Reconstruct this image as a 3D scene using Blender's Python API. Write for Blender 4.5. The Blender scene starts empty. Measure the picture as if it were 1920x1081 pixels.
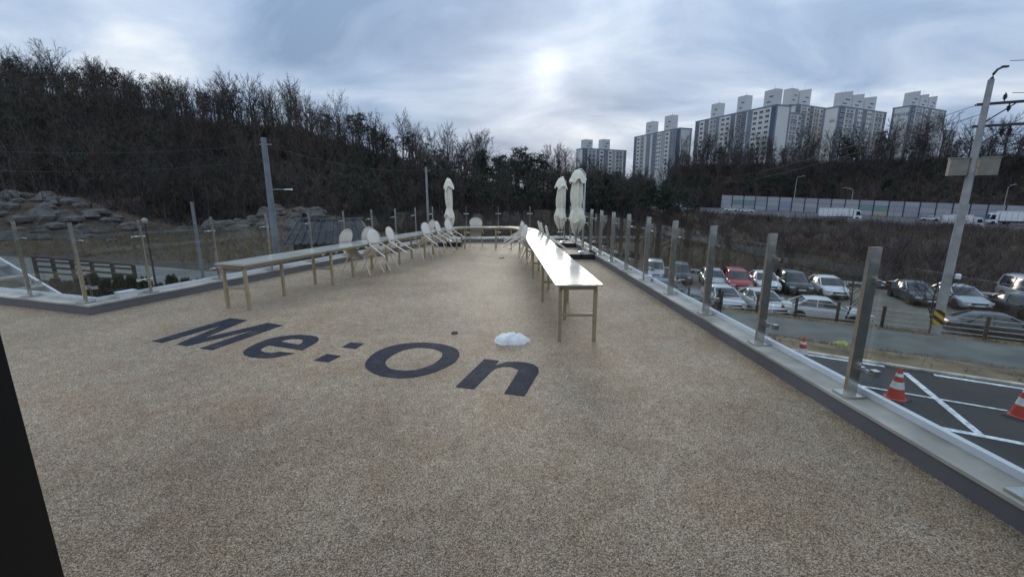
import bpy, bmesh, math, random
import numpy as np
from mathutils import Vector, Matrix

R = math.radians
scene = bpy.context.scene
col = scene.collection

# ------------------------------------------------------------------ camera
cam_d = bpy.data.cameras.new("camera")
cam_d.sensor_width = 36.0
cam_d.lens = 15.0
cam_d.clip_start = 0.05
cam_d.clip_end = 3000
cam = bpy.data.objects.new("camera", cam_d)
col.objects.link(cam)
cam.location = (0, 0, 1.72)
cam.rotation_euler = (R(90 - 12.13), 0, 0)
scene.camera = cam

# ------------------------------------------------------------------ sky, sun, exposure
SUN_EL, SUN_AZ = 15.0, 4.6          # azimuth clockwise from +Y
sun_dir = Vector((math.sin(R(SUN_AZ)) * math.cos(R(SUN_EL)), math.cos(R(SUN_AZ)) * math.cos(R(SUN_EL)), math.sin(R(SUN_EL))))
world = bpy.data.worlds.new("World")
scene.world = world
world.use_nodes = True
wn, wl = world.node_tree.nodes, world.node_tree.links
wn.clear()


def N(nodes, t, **kw):
    n = nodes.new(t)
    for k, v in kw.items():
        setattr(n, k, v)
    return n


def math_node(nodes, links, op, a, b=None, c=None):
    m = nodes.new('ShaderNodeMath')
    m.operation = op
    for i, v in enumerate((a, b, c)):
        if v is None:
            continue
        if isinstance(v, (int, float)):
            m.inputs[i].default_value = v
        else:
            links.new(v, m.inputs[i])
    return m.outputs[0]


def ramp(nodes, links, fac, stops):
    r = nodes.new('ShaderNodeValToRGB')
    e = r.color_ramp.elements
    while len(e) < len(stops):
        e.new(0.5)
    for el, (p, c) in zip(e, stops):
        el.position = p
        el.color = (*c, 1)
    links.new(fac, r.inputs[0])
    return r.outputs[0]


def mixc(nodes, links, fac, a, b, mode='MIX'):
    m = nodes.new('ShaderNodeMix')
    m.data_type = 'RGBA'
    m.blend_type = mode
    for sock, v in ((m.inputs[0], fac), (m.inputs[6], a), (m.inputs[7], b)):
        if isinstance(v, (int, float)):
            sock.default_value = v
        elif isinstance(v, tuple):
            sock.default_value = (*v, 1)
        else:
            links.new(v, sock)
    return m.outputs[2]


sky = N(wn, 'ShaderNodeTexSky', sky_type='NISHITA', sun_disc=False)
sky.sun_elevation = R(SUN_EL)
sky.sun_rotation = R(SUN_AZ)
sky.air_density = 1.0
sky.dust_density = 2.0
bg_sky = N(wn, 'ShaderNodeBackground')
bg_sky.inputs[1].default_value = 0.05
wl.new(sky.outputs[0], bg_sky.inputs[0])
tc = N(wn, 'ShaderNodeTexCoord')
sep = N(wn, 'ShaderNodeSeparateXYZ')
wl.new(tc.outputs['Generated'], sep.inputs[0])
zc = math_node(wn, wl, 'ADD', math_node(wn, wl, 'MAXIMUM', sep.outputs[2], 0.0), 0.30)
px_ = math_node(wn, wl, 'DIVIDE', sep.outputs[0], zc)
py_ = math_node(wn, wl, 'DIVIDE', sep.outputs[1], zc)
comb = N(wn, 'ShaderNodeCombineXYZ')
wl.new(px_, comb.inputs[0])
wl.new(py_, comb.inputs[1])
rot = N(wn, 'ShaderNodeMapping')
rot.inputs['Rotation'].default_value = (0, 0, R(32))
rot.inputs['Scale'].default_value = (1.0, 1.5, 1)
rot.inputs['Location'].default_value = (3.1, 0.7, 0)
wl.new(comb.outputs[0], rot.inputs[0])
n1 = N(wn, 'ShaderNodeTexNoise')
n1.inputs['Scale'].default_value = 1.6
n1.inputs['Detail'].default_value = 7
n1.inputs['Roughness'].default_value = 0.52
n1.inputs['Distortion'].default_value = 0.5
wl.new(rot.outputs[0], n1.inputs['Vector'])
n2 = N(wn, 'ShaderNodeTexNoise')
n2.inputs['Scale'].default_value = 0.6
n2.inputs['Detail'].default_value = 3
wl.new(rot.outputs[0], n2.inputs['Vector'])
cl = math_node(wn, wl, 'ADD', math_node(wn, wl, 'MULTIPLY', n1.outputs[0], 0.62), math_node(wn, wl, 'MULTIPLY', n2.outputs[0], 0.38))
ccol = ramp(wn, wl, cl, [(0.36, (0.22, 0.315, 0.47)), (0.46, (0.335, 0.445, 0.62)), (0.56, (0.51, 0.61, 0.76)), (0.67, (0.88, 0.92, 0.96))])
# glow of the sun through the cloud sheet, strongest where the cloud is thin
vm = N(wn, 'ShaderNodeVectorMath', operation='DOT_PRODUCT')
vm.inputs[1].default_value = sun_dir
nrm = N(wn, 'ShaderNodeVectorMath', operation='NORMALIZE')
wl.new(tc.outputs['Generated'], nrm.inputs[0])
wl.new(nrm.outputs[0], vm.inputs[0])
dp = math_node(wn, wl, 'MAXIMUM', vm.outputs['Value'], 0.0)
wide = math_node(wn, wl, 'MULTIPLY', math_node(wn, wl, 'POWER', dp, 14.0), 0.01)
core = math_node(wn, wl, 'MULTIPLY', math_node(wn, wl, 'POWER', dp, 1200.0), 0.28)
mid = math_node(wn, wl, 'MULTIPLY', math_node(wn, wl, 'POWER', dp, 90.0), 0.09)
thin = math_node(wn, wl, 'MULTIPLY', math_node(wn, wl, 'ADD', wide, mid), math_node(wn, wl, 'MULTIPLY', n1.outputs[0], 1.8))
glow = math_node(wn, wl, 'ADD', thin, core)
# an overcast sheet is brightest overhead (CIE overcast sky), here in a mild form
lift = math_node(wn, wl, 'MULTIPLY_ADD', math_node(wn, wl, 'MAXIMUM', sep.outputs[2], 0.0), 1.0, 0.92)
ccol = mixc(wn, wl, 1.0, ccol, lift, 'MULTIPLY')
ccol2 = mixc(wn, wl, 1.0, ccol, mixc(wn, wl, 1.0, (1.0, 0.97, 0.93), glow, 'MULTIPLY'), 'ADD')
bg_cl = N(wn, 'ShaderNodeBackground')
bg_cl.inputs[1].default_value = 0.90
wl.new(ccol2, bg_cl.inputs[0])
mixw = N(wn, 'ShaderNodeMixShader')
mixw.inputs[0].default_value = 0.95
wl.new(bg_sky.outputs[0], mixw.inputs[1])
wl.new(bg_cl.outputs[0], mixw.inputs[2])
outw = N(wn, 'ShaderNodeOutputWorld')
wl.new(mixw.outputs[0], outw.inputs[0])

sun_d = bpy.data.lights.new("sun", 'SUN')
sun_d.energy = 0.75
sun_d.angle = R(18)
sun_d.color = (1.0, 0.90, 0.76)
sun = bpy.data.objects.new("sun", sun_d)
col.objects.link(sun)
sun.rotation_euler = sun_dir.to_track_quat('Z', 'Y').to_euler()

vs = scene.view_settings
vs.view_transform = 'Standard'
vs.look = 'None'
vs.gamma = 1.0
vs.use_curve_mapping = False
vs.exposure = 0.15
scene.render.engine = 'CYCLES'
scene.cycles.max_bounces = 8
scene.cycles.transparent_max_bounces = 48
scene.cycles.caustics_reflective = False
scene.cycles.caustics_refractive = False
scene.cycles.use_denoising = True
scene.cycles.sample_clamp_indirect = 4.0

# ------------------------------------------------------------------ helpers
_m = {}


def mat(name, c, rough=0.6, metal=0.0, var=0.12, scale=3.0, bump=0.0, bscale=40.0, c2=None, spec=None, coat=0.0):
    """procedural principled material: base colour with two-scale noise variation, noise roughness and bump"""
    if name in _m:
        return _m[name]
    m = bpy.data.materials.new(name)
    m.use_nodes = True
    nd, lk = m.node_tree.nodes, m.node_tree.links
    p = nd['Principled BSDF']
    t = N(nd, 'ShaderNodeTexCoord')
    a = N(nd, 'ShaderNodeTexNoise')
    a.inputs['Scale'].default_value = scale
    a.inputs['Detail'].default_value = 6
    lk.new(t.outputs['Object'], a.inputs['Vector'])
    lo = tuple(max(0, v * (1 - var * 1.6)) for v in c)
    hi = c2 if c2 else tuple(min(1, v * (1 + var * 1.6)) for v in c)
    cc = ramp(nd, lk, a.outputs[0], [(0.3, lo), (0.7, hi)])
    lk.new(cc, p.inputs['Base Color'])
    rr = math_node(nd, lk, 'MULTIPLY_ADD', a.outputs[0], 0.2, max(0.02, rough - 0.1))
    lk.new(rr, p.inputs['Roughness'])
    p.inputs['Metallic'].default_value = metal
    if spec is not None:
        p.inputs['Specular IOR Level'].default_value = spec
    if coat:
        p.inputs['Coat Weight'].default_value = coat
        p.inputs['Coat Roughness'].default_value = 0.05
    if bump:
        b = N(nd, 'ShaderNodeTexNoise')
        b.inputs['Scale'].default_value = bscale
        b.inputs['Detail'].default_value = 4
        lk.new(t.outputs['Object'], b.inputs['Vector'])
        bp = N(nd, 'ShaderNodeBump')
        bp.inputs['Strength'].default_value = bump
        bp.inputs['Distance'].default_value = 0.02
        lk.new(b.outputs[0], bp.inputs['Height'])
        lk.new(bp.outputs[0], p.inputs['Normal'])
    _m[name] = m
    return m


def glass_mat(name, tint, ior=1.5):
    m = bpy.data.materials.new(name)
    m.use_nodes = True
    nd, lk = m.node_tree.nodes, m.node_tree.links
    nd.clear()
    tr = N(nd, 'ShaderNodeBsdfTransparent')
    tr.inputs[0].default_value = (*tint, 1)
    gl = N(nd, 'ShaderNodeBsdfGlossy')
    gl.inputs['Roughness'].default_value = 0.01
    lw = N(nd, 'ShaderNodeLayerWeight')          # Schlick reflectance, the same from both sides of the sheet
    lw.inputs[0].default_value = 0.5
    sch = math_node(nd, lk, 'MULTIPLY_ADD', math_node(nd, lk, 'POWER', lw.outputs['Facing'], 5.0), 0.96, 0.04)
    mx = N(nd, 'ShaderNodeMixShader')
    lk.new(sch, mx.inputs[0])
    lk.new(tr.outputs[0], mx.inputs[1])
    lk.new(gl.outputs[0], mx.inputs[2])
    o = N(nd, 'ShaderNodeOutputMaterial')
    lk.new(mx.outputs[0], o.inputs[0])
    return m


class MB:
    """collects faces; build() links them as one mesh object"""

    def __init__(s):
        s.v, s.f, s.mi = [], [], []

    def add(s, vs, fs, m=0):
        o = len(s.v)
        s.v += [tuple(v) for v in vs]
        for f in fs:
            s.f.append([o + i for i in f])
            s.mi.append(m)
        return s

    def box(s, c, d, m=0, rz=0.0, top=1.0, mat4=None):
        hx, hy, hz = d[0] / 2, d[1] / 2, d[2] / 2
        vs = []
        for z in (-hz, hz):
            k = top if z > 0 else 1.0
            for x, y in ((-hx, -hy), (hx, -hy), (hx, hy), (-hx, hy)):
                vs.append(Vector((x * k, y * k, z)))
        if rz:
            q = Matrix.Rotation(rz, 3, 'Z')
            vs = [q @ v for v in vs]
        vs = [v + Vector(c) for v in vs]
        if mat4:
            vs = [mat4 @ v for v in vs]
        return s.add(vs, [(3, 2, 1, 0), (4, 5, 6, 7), (0, 1, 5, 4), (1, 2, 6, 5), (2, 3, 7, 6), (3, 0, 4, 7)], m)

    def tube(s, pts, r, n=8, m=0, cap=True):
        pts = [Vector(p) for p in pts]
        rs = r if isinstance(r, (list, tuple)) else [r] * len(pts)
        vs, fs = [], []
        ref = Vector((0, 0, 1))
        for i, p in enumerate(pts):
            d = (pts[min(i + 1, len(pts) - 1)] - pts[max(i - 1, 0)]).normalized()
            if abs(d.dot(ref)) > 0.98:
                a = Vector((1, 0, 0))
            else:
                a = ref
            u = d.cross(a).normalized()
            w = d.cross(u).normalized()
            for k in range(n):
                t = 2 * math.pi * k / n
                vs.append(p + (u * math.cos(t) + w * math.sin(t)) * rs[i])
        for i in range(len(pts) - 1):
            for k in range(n):
                fs.append((i * n + k, i * n + (k + 1) % n, (i + 1) * n + (k + 1) % n, (i + 1) * n + k))
        if cap:
            fs.append(tuple(range(n))[::-1])
            fs.append(tuple((len(pts) - 1) * n + k for k in range(n)))
        return s.add(vs, fs, m)

    def lathe(s, prof, n=16, m=0, c=(0, 0, 0), axis='Z', fn=None):
        vs, fs = [], []
        for i, (r, z) in enumerate(prof):
            for k in range(n):
                t = 2 * math.pi * k / n
                rr = r * (fn(t, z, i) if fn else 1)
                v = (rr * math.cos(t), rr * math.sin(t), z)
                if axis == 'Y':
                    v = (v[0], v[2], v[1])
                vs.append(Vector(v) + Vector(c))
        for i in range(len(prof) - 1):
            for k in range(n):
                fs.append((i * n + k, i * n + (k + 1) % n, (i + 1) * n + (k + 1) % n, (i + 1) * n + k))
        if prof[0][0] > 1e-4:
            fs.append(tuple(range(n))[::-1])
        if prof[-1][0] > 1e-4:
            fs.append(tuple((len(prof) - 1) * n + k for k in range(n)))
        return s.add(vs, fs, m)

    def prism(s, poly, z0, z1, m=0):
        n = len(poly)
        vs = [(p[0], p[1], z0) for p in poly] + [(p[0], p[1], z1) for p in poly]
        fs = [tuple(range(n))[::-1], tuple(range(n, 2 * n))]
        for i in range(n):
            j = (i + 1) % n
            fs.append((i, j, n + j, n + i))
        return s.add(vs, fs, m)

    def loft(s, rings, m=0, closed=True, cap=True):
        n = len(rings[0])
        vs = [v for r in rings for v in r]
        fs = []
        for i in range(len(rings) - 1):
            for k in range(n if closed else n - 1):
                fs.append((i * n + k, i * n + (k + 1) % n, (i + 1) * n + (k + 1) % n, (i + 1) * n + k))
        if cap and closed:
            fs.append(tuple(range(n))[::-1])
            fs.append(tuple((len(rings) - 1) * n + k for k in range(n)))
        return s.add(vs, fs, m)

    def mesh(s, name, mats, smooth=False, recalc=True):
        me = bpy.data.meshes.new(name)
        me.from_pydata(s.v, [], s.f)
        for mm in (mats if isinstance(mats, (list, tuple)) else [mats]):
            me.materials.append(mm)
        me.polygons.foreach_set('material_index', s.mi)
        if recalc:
            b = bmesh.new()
            b.from_mesh(me)
            bmesh.ops.recalc_face_normals(b, faces=b.faces)
            b.to_mesh(me)
            b.free()
        if smooth:
            me.polygons.foreach_set('use_smooth', [True] * len(me.polygons))
            me.set_sharp_from_angle(angle=R(smooth if smooth is not True else 40))
        me.update()
        return me

    def build(s, name, mats, parent=None, smooth=False, loc=(0, 0, 0), rz=0.0):
        return link(name, s.mesh(name, mats, smooth), parent, loc, rz)


def link(name, me, parent=None, loc=(0, 0, 0), rz=0.0):
    o = bpy.data.objects.new(name, me)
    col.objects.link(o)
    o.location = loc
    o.rotation_euler = (0, 0, rz)
    o.parent = parent
    return o


def tag(o, label, cat, group=None, kind=None):
    o['label'] = label
    o['category'] = cat
    if group:
        o['group'] = group
    if kind:
        o['kind'] = kind
    return o


def thing(name, label, cat, loc=(0, 0, 0), rz=0.0, group=None):
    return tag(link(name, None, None, loc, rz), label, cat, group)


def struct(o):
    o['kind'] = 'structure'
    return o


def dup(root, loc=None, rz=None, label=None, group=None, parent=None):
    r = root.copy()
    col.objects.link(r)
    r.parent = parent
    if loc is not None:
        r.location = loc
    if rz is not None:
        r.rotation_euler = (root.rotation_euler[0], root.rotation_euler[1], rz)
    if label:
        r['label'] = label
    if group:
        r['group'] = group
    for ch in root.children:
        dup(ch, parent=r)
    return r


def offset(pts, d):
    """offset an open polyline to its right by d with mitred corners"""
    P = [Vector((p[0], p[1])) for p in pts]
    out = []
    for i in range(len(P)):
        ns = []
        for a, b in ((i - 1, i), (i, i + 1)):
            if a >= 0 and b < len(P):
                t = (P[b] - P[a]).normalized()
                ns.append(Vector((t.y, -t.x)))
        n = sum(ns, Vector((0, 0))).normalized()
        out.append(P[i] + n * (d / max(0.2, n.dot(ns[0]))))
    return out


def strip(pts, d0, d1, z0, z1, i):
    """box-like strip along segment i of a polyline between two offsets"""
    a, b = offset(pts, d0), offset(pts, d1)
    return [a[i], a[i + 1], b[i + 1], b[i]], z0, z1


# roads, path and car park run parallel: p along them, q across, away from the terrace
def PQ(p, q, z=0.0):
    return Vector((0.86 * p + 0.51 * q, -0.51 * p + 0.86 * q, z))


RD = math.atan2(-0.51, 0.86)

# ------------------------------------------------------------------ materials
def deck_material():
    m = bpy.data.materials.new("pebble_resin")
    m.use_nodes = True
    nd, lk = m.node_tree.nodes, m.node_tree.links
    p = nd['Principled BSDF']
    t = N(nd, 'ShaderNodeTexCoord')
    v = N(nd, 'ShaderNodeTexVoronoi')
    v.inputs['Scale'].default_value = 180
    lk.new(t.outputs['Object'], v.inputs['Vector'])
    s = N(nd, 'ShaderNodeSeparateColor')
    lk.new(v.outputs['Color'], s.inputs[0])
    st = ramp(nd, lk, s.outputs[0], [(0.0, (0.14, 0.096, 0.058)), (0.22, (0.33, 0.235, 0.145)), (0.5, (0.51, 0.38, 0.245)), (0.75, (0.63, 0.495, 0.34)), (0.93, (0.82, 0.715, 0.55))])
    gap = ramp(nd, lk, v.outputs['Distance'], [(0.35, (1, 1, 1)), (0.8, (0.5, 0.48, 0.46))])
    a = mixc(nd, lk, 1.0, st, gap, 'MULTIPLY')
    big = N(nd, 'ShaderNodeTexNoise')
    big.inputs['Scale'].default_value = 0.55
    big.inputs['Detail'].default_value = 5
    lk.new(t.outputs['Object'], big.inputs['Vector'])
    bv = ramp(nd, lk, big.outputs[0], [(0.28, (0.76, 0.745, 0.73)), (0.5, (0.97, 0.96, 0.95)), (0.72, (1.12, 1.10, 1.07))])
    a = mixc(nd, lk, 1.0, a, bv, 'MULTIPLY')
    stn = N(nd, 'ShaderNodeTexNoise')
    stn.inputs['Scale'].default_value = 1.7
    stn.inputs['Detail'].default_value = 7
    stn.inputs['Distortion'].default_value = 0.6
    lk.new(t.outputs['Object'], stn.inputs['Vector'])
    sv = ramp(nd, lk, stn.outputs[0], [(0.36, (0.91, 0.865, 0.82)), (0.54, (1.0, 1.0, 1.0)), (0.7, (1.0, 1.02, 1.03))])
    a = mixc(nd, lk, 1.0, a, sv, 'MULTIPLY')
    fine = N(nd, 'ShaderNodeTexNoise')
    fine.inputs['Scale'].default_value = 9
    fine.inputs['Detail'].default_value = 6
    lk.new(t.outputs['Object'], fine.inputs['Vector'])
    fv = ramp(nd, lk, fine.outputs[0], [(0.3, (0.84, 0.84, 0.84)), (0.7, (1.1, 1.1, 1.1))])
    a = mixc(nd, lk, 1.0, a, fv, 'MULTIPLY')
    lk.new(a, p.inputs['Base Color'])
    rr = math_node(nd, lk, 'MULTIPLY_ADD', s.outputs[1], 0.35, 0.38)
    lk.new(rr, p.inputs['Roughness'])
    p.inputs['Specular IOR Level'].default_value = 0.15
    bp = N(nd, 'ShaderNodeBump')
    bp.inputs['Strength'].default_value = 0.55
    bp.inputs['Distance'].default_value = 0.004
    bp.invert = True
    lk.new(v.outputs['Distance'], bp.inputs['Height'])
    lk.new(bp.outputs[0], p.inputs['Normal'])
    return m


M_deck = deck_material()


def letter_material():
    m = bpy.data.materials.new("navy_pebble_resin")
    m.use_nodes = True
    nd, lk = m.node_tree.nodes, m.node_tree.links
    p = nd['Principled BSDF']
    t = N(nd, 'ShaderNodeTexCoord')
    v = N(nd, 'ShaderNodeTexVoronoi')
    v.inputs['Scale'].default_value = 110
    lk.new(t.outputs['Object'], v.inputs['Vector'])
    s = N(nd, 'ShaderNodeSeparateColor')
    lk.new(v.outputs['Color'], s.inputs[0])
    c = ramp(nd, lk, s.outputs[0], [(0.0, (0.005, 0.007, 0.013)), (0.6, (0.017, 0.022, 0.036)), (1.0, (0.04, 0.047, 0.07))])
    wn_ = N(nd, 'ShaderNodeTexNoise')
    wn_.inputs['Scale'].default_value = 5.0
    wn_.inputs['Detail'].default_value = 8
    lk.new(t.outputs['Object'], wn_.inputs['Vector'])
    wear = ramp(nd, lk, wn_.outputs[0], [(0.5, (0, 0, 0)), (0.75, (0.35, 0.35, 0.35))])
    c = mixc(nd, lk, wear, c, (0.12, 0.105, 0.085))
    lk.new(c, p.inputs['Base Color'])
    p.inputs['Roughness'].default_value = 0.75
    p.inputs['Specular IOR Level'].default_value = 0.25
    bp = N(nd, 'ShaderNodeBump')
    bp.inputs['Strength'].default_value = 0.5
    bp.inputs['Distance'].default_value = 0.003
    bp.invert = True
    lk.new(v.outputs['Distance'], bp.inputs['Height'])
    lk.new(bp.outputs[0], p.inputs['Normal'])
    return m


M_letter = letter_material()
M_kerbface = mat("grey_painted_render", (0.165, 0.16, 0.165), 0.6, var=0.1, scale=1.3, bump=0.1, bscale=60)
M_cap = mat("pale_concrete_cap", (0.46, 0.43, 0.36), 0.75, var=0.26, scale=2.2, bump=0.15, bscale=90)
M_channel = mat("white_coated_channel", (0.78, 0.80, 0.82), 0.32, var=0.04)
M_steel = mat("stainless_steel", (0.56, 0.54, 0.49), 0.22, 1.0, var=0.08, scale=9)
M_chrome = mat("polished_steel", (0.75, 0.75, 0.75), 0.12, 1.0, var=0.03)
M_glass = glass_mat("railing_glass", (0.93, 0.955, 0.945))
M_pane = glass_mat("window_glass", (0.90, 0.93, 0.92))
M_black = mat("black_aluminium", (0.008, 0.008, 0.009), 0.4, var=0.2)
M_top = mat("cream_glazed_top", (0.52, 0.52, 0.455), 0.15, var=0.04, scale=2, spec=0.22)
M_leg = mat("beige_steel_tube", (0.44, 0.35, 0.225), 0.42, var=0.08, scale=6)
M_chair = mat("white_moulded_plastic", (0.80, 0.74, 0.66), 0.38, var=0.04)
M_chairleg = mat("cream_steel_tube", (0.78, 0.70, 0.58), 0.36, var=0.05)
M_pad = mat("beige_rim", (0.56, 0.48, 0.36), 0.85, var=0.08, scale=12)
M_canvas = mat("cream_canvas", (0.82, 0.775, 0.62), 0.85, var=0.07, scale=9, bump=0.3, bscale=16)
M_base = mat("black_granite_weight", (0.018, 0.018, 0.022), 0.5, var=0.25, scale=12, bump=0.1)
M_snow = mat("dirty_snow", (0.93, 0.91, 0.87), 0.75, var=0.06, scale=14, bump=0.9, bscale=38)
M_conc = mat("pole_concrete", (0.33, 0.33, 0.32), 0.8, var=0.14, scale=2, bump=0.15, bscale=40)
M_dark = mat("dark_iron", (0.035, 0.036, 0.04), 0.55, var=0.15)
M_wire = mat("cable_black", (0.03, 0.03, 0.035), 0.6)
M_white = mat("white_paint", (0.74, 0.75, 0.76), 0.45, var=0.05)
M_asphalt = mat("new_asphalt", (0.032, 0.032, 0.033), 0.8, var=0.34, scale=0.6, bump=0.35, bscale=160)
M_oldroad = mat("worn_asphalt", (0.105, 0.105, 0.108), 0.8, var=0.14, scale=0.25, bump=0.2, bscale=60)
M_line = mat("road_line_paint", (0.66, 0.69, 0.72), 0.6, var=0.28, scale=9)
M_path = mat("path_concrete", (0.135, 0.14, 0.125), 0.85, var=0.2, scale=0.7, bump=0.2, bscale=30)
M_dirt = mat("bare_verge_soil", (0.17, 0.125, 0.072), 0.95, var=0.35, scale=0.8, bump=0.6, bscale=12)
M_ground = mat("leaf_litter", (0.075, 0.052, 0.036), 0.95, var=0.4, scale=0.08, bump=0.6, bscale=3)
M_field = mat("dry_field", (0.16, 0.115, 0.065), 0.95, var=0.35, scale=0.12, bump=0.5, bscale=4)
M_bark = mat("grey_bark", (0.052, 0.043, 0.038), 0.9, var=0.2, scale=1)
M_twig = mat("brown_twig", (0.078, 0.060, 0.056), 0.9, var=0.25, scale=0.4)
M_wood2 = mat("brown_wood_mass", (0.055, 0.043, 0.040), 0.9, var=0.3, scale=0.035, c2=(0.135, 0.105, 0.085))
M_needle = mat("pine_needles", (0.030, 0.042, 0.024), 0.8, var=0.35, scale=0.5)
M_hedge = mat("arborvitae_leaf", (0.030, 0.045, 0.020), 0.85, var=0.35, scale=3)
M_scrub = mat("red_brown_scrub", (0.135, 0.070, 0.055), 0.95, var=0.3, scale=0.045, c2=(0.13, 0.112, 0.078))
M_drygrass = mat("straw_grass", (0.20, 0.14, 0.072), 0.95, var=0.3, scale=0.5)
M_rock = mat("granite_boulder", (0.085, 0.078, 0.068), 0.9, var=0.4, scale=0.9, bump=0.6, bscale=4)
M_woodrail = mat("brown_stained_timber", (0.055, 0.037, 0.026), 0.7, var=0.25, scale=4)
M_rail = mat("weathered_rail", (0.36, 0.34, 0.31), 0.5, var=0.15, scale=3)
M_tyre = mat("tyre_rubber", (0.014, 0.014, 0.015), 0.8)
M_rim = mat("alloy_rim", (0.42, 0.42, 0.44), 0.3, 0.9)
M_cglass = mat("tinted_car_glass", (0.014, 0.017, 0.020), 0.06, var=0.1, spec=0.8)
M_lamp = mat("headlight_lens", (0.62, 0.64, 0.66), 0.1, var=0.05, spec=0.8)
M_tail = mat("tail_light_red", (0.32, 0.012, 0.012), 0.15)
M_plate = mat("number_plate_white", (0.7, 0.71, 0.7), 0.5)
M_trim = mat("black_plastic_trim", (0.018, 0.018, 0.02), 0.5)
M_wood = mat("timber", (0.16, 0.10, 0.06), 0.7, var=0.25, scale=3)
M_tile = mat("dark_roof_tile", (0.055, 0.055, 0.06), 0.75, var=0.25, scale=2)
M_plaster = mat("grey_plaster", (0.10, 0.095, 0.09), 0.8, var=0.15)

# ------------------------------------------------------------------ terrain
def sst(t):
    t = np.clip(t, 0, 1)
    return t * t * (3 - 2 * t)


_hx = np.array([-420, -300, -200, -165, -125, -110, -99, -87, -73, -62, -50, -35, -16, 0, 15, 30, 60, 120, 500.0])
_hz = np.array([30, 30, 30, 29.5, 29.0, 27.5, 24.5, 22, 21.5, 20.5, 17, 13, 6.5, 4, 1, -2, -4, -4, -4.0])


def hill_foot(x):
    """where the wooded hill starts to rise: nearer on the left, behind a dry field in the middle"""
    return np.interp(x, [-78, -45], [58, 82])


def reflection_bank(x, y):
    """added mounds at the hill foot standing in for pale rocky window reflections"""
    return 5.5 * np.exp(-((x + 72) / 12.0) ** 2 - ((y - 67) / 9.0) ** 2) + 3.5 * np.exp(-((x + 38) / 9.0) ** 2 - ((y - 76) / 8.0) ** 2)


def hw_z(p, q):
    """height of the motorway plane"""
    pp = np.where(p < -17.7, -17.7 + (p + 17.7) * 0.3, p)
    near = -3.4 - (pp + 17.7) * 0.0474
    far = -2.8 - (pp + 17.7) * 0.0405
    return near + (far - near) * np.clip((q - 158) / 34, 0, 1)


def ground_z(x, y):
    x = np.asarray(x, float)
    y = np.asarray(y, float)
    q = 0.51 * x + 0.86 * y
    p = 0.86 * x - 0.51 * y
    rough = 0.5 * np.sin(x * 0.13 + 1.3) * np.cos(y * 0.11) + 0.25 * np.sin(x * 0.37 + y * 0.29)
    # wooded hill on the left
    Rz = np.interp(x, _hx, _hz)
    hf = hill_foot(x)
    left = -3.9 + (Rz + 3.9) * sst((y - hf) / (133 - hf)) + rough * sst((y - hf) / 40) * 1.6
    left = left + reflection_bank(x, y)
    # motorway valley and the ridge with the flats on the right
    hw = hw_z(p, q) - 0.35
    valley = -6.5 - 0.9 * np.sin(np.clip((q - 46) / 60, 0, 1) * math.pi) + rough * 0.5 * sst((q - 48) / 8)
    valley = valley + (hw - valley) * sst((q - 118) / 38)
    right = np.where(q < 158, valley, hw)
    rise = sst((q - 194) / 48)
    right = right + (15.5 + rough * 1.2 - right) * rise
    xb = 3 + 0.36 * np.clip(y - 12, 0, None)
    w = sst((x - xb + 5) / 10)
    # in the distance both run out level
    z = left * (1 - w) + right * w
    return z


def axis(a, b, c, n, k):
    """coordinates from a to b, dense around c"""
    t = np.linspace(-1, 1, n)
    s = np.sinh(t * k) / math.sinh(k)
    return np.where(s < 0, c + s * (c - a), c + s * (b - c))


gx = axis(-460, 520, 10, 210, 2.6)
gy = axis(-120, 620, 40, 210, 2.4)
GX, GY = np.meshgrid(gx, gy, indexing='ij')
GZ = ground_z(GX, GY)
vv = np.stack([GX.ravel(), GY.ravel(), GZ.ravel()], 1)
nx, ny = len(gx), len(gy)
ii, jj = np.meshgrid(np.arange(nx - 1), np.arange(ny - 1), indexing='ij')
i0 = (ii * ny + jj).ravel()
ff = np.stack([i0, i0 + ny, i0 + ny + 1, i0 + 1], 1)


def np_mesh(name, V, F, material, smooth=False):
    me = bpy.data.meshes.new(name)
    k = F.shape[1]
    me.vertices.add(len(V))
    me.vertices.foreach_set('co', np.ascontiguousarray(V, dtype=np.float32).ravel())
    me.loops.add(F.size)
    me.loops.foreach_set('vertex_index', np.ascontiguousarray(F, dtype=np.int32).ravel())
    me.polygons.add(len(F))
    me.polygons.foreach_set('loop_start', np.arange(0, F.size, k, dtype=np.int32))
    me.polygons.foreach_set('loop_total', np.full(len(F), k, dtype=np.int32))
    if smooth:
        me.polygons.foreach_set('use_smooth', np.ones(len(F), dtype=bool))
    me.materials.append(material)
    me.update(calc_edges=True)
    me.validate()
    return me


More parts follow.
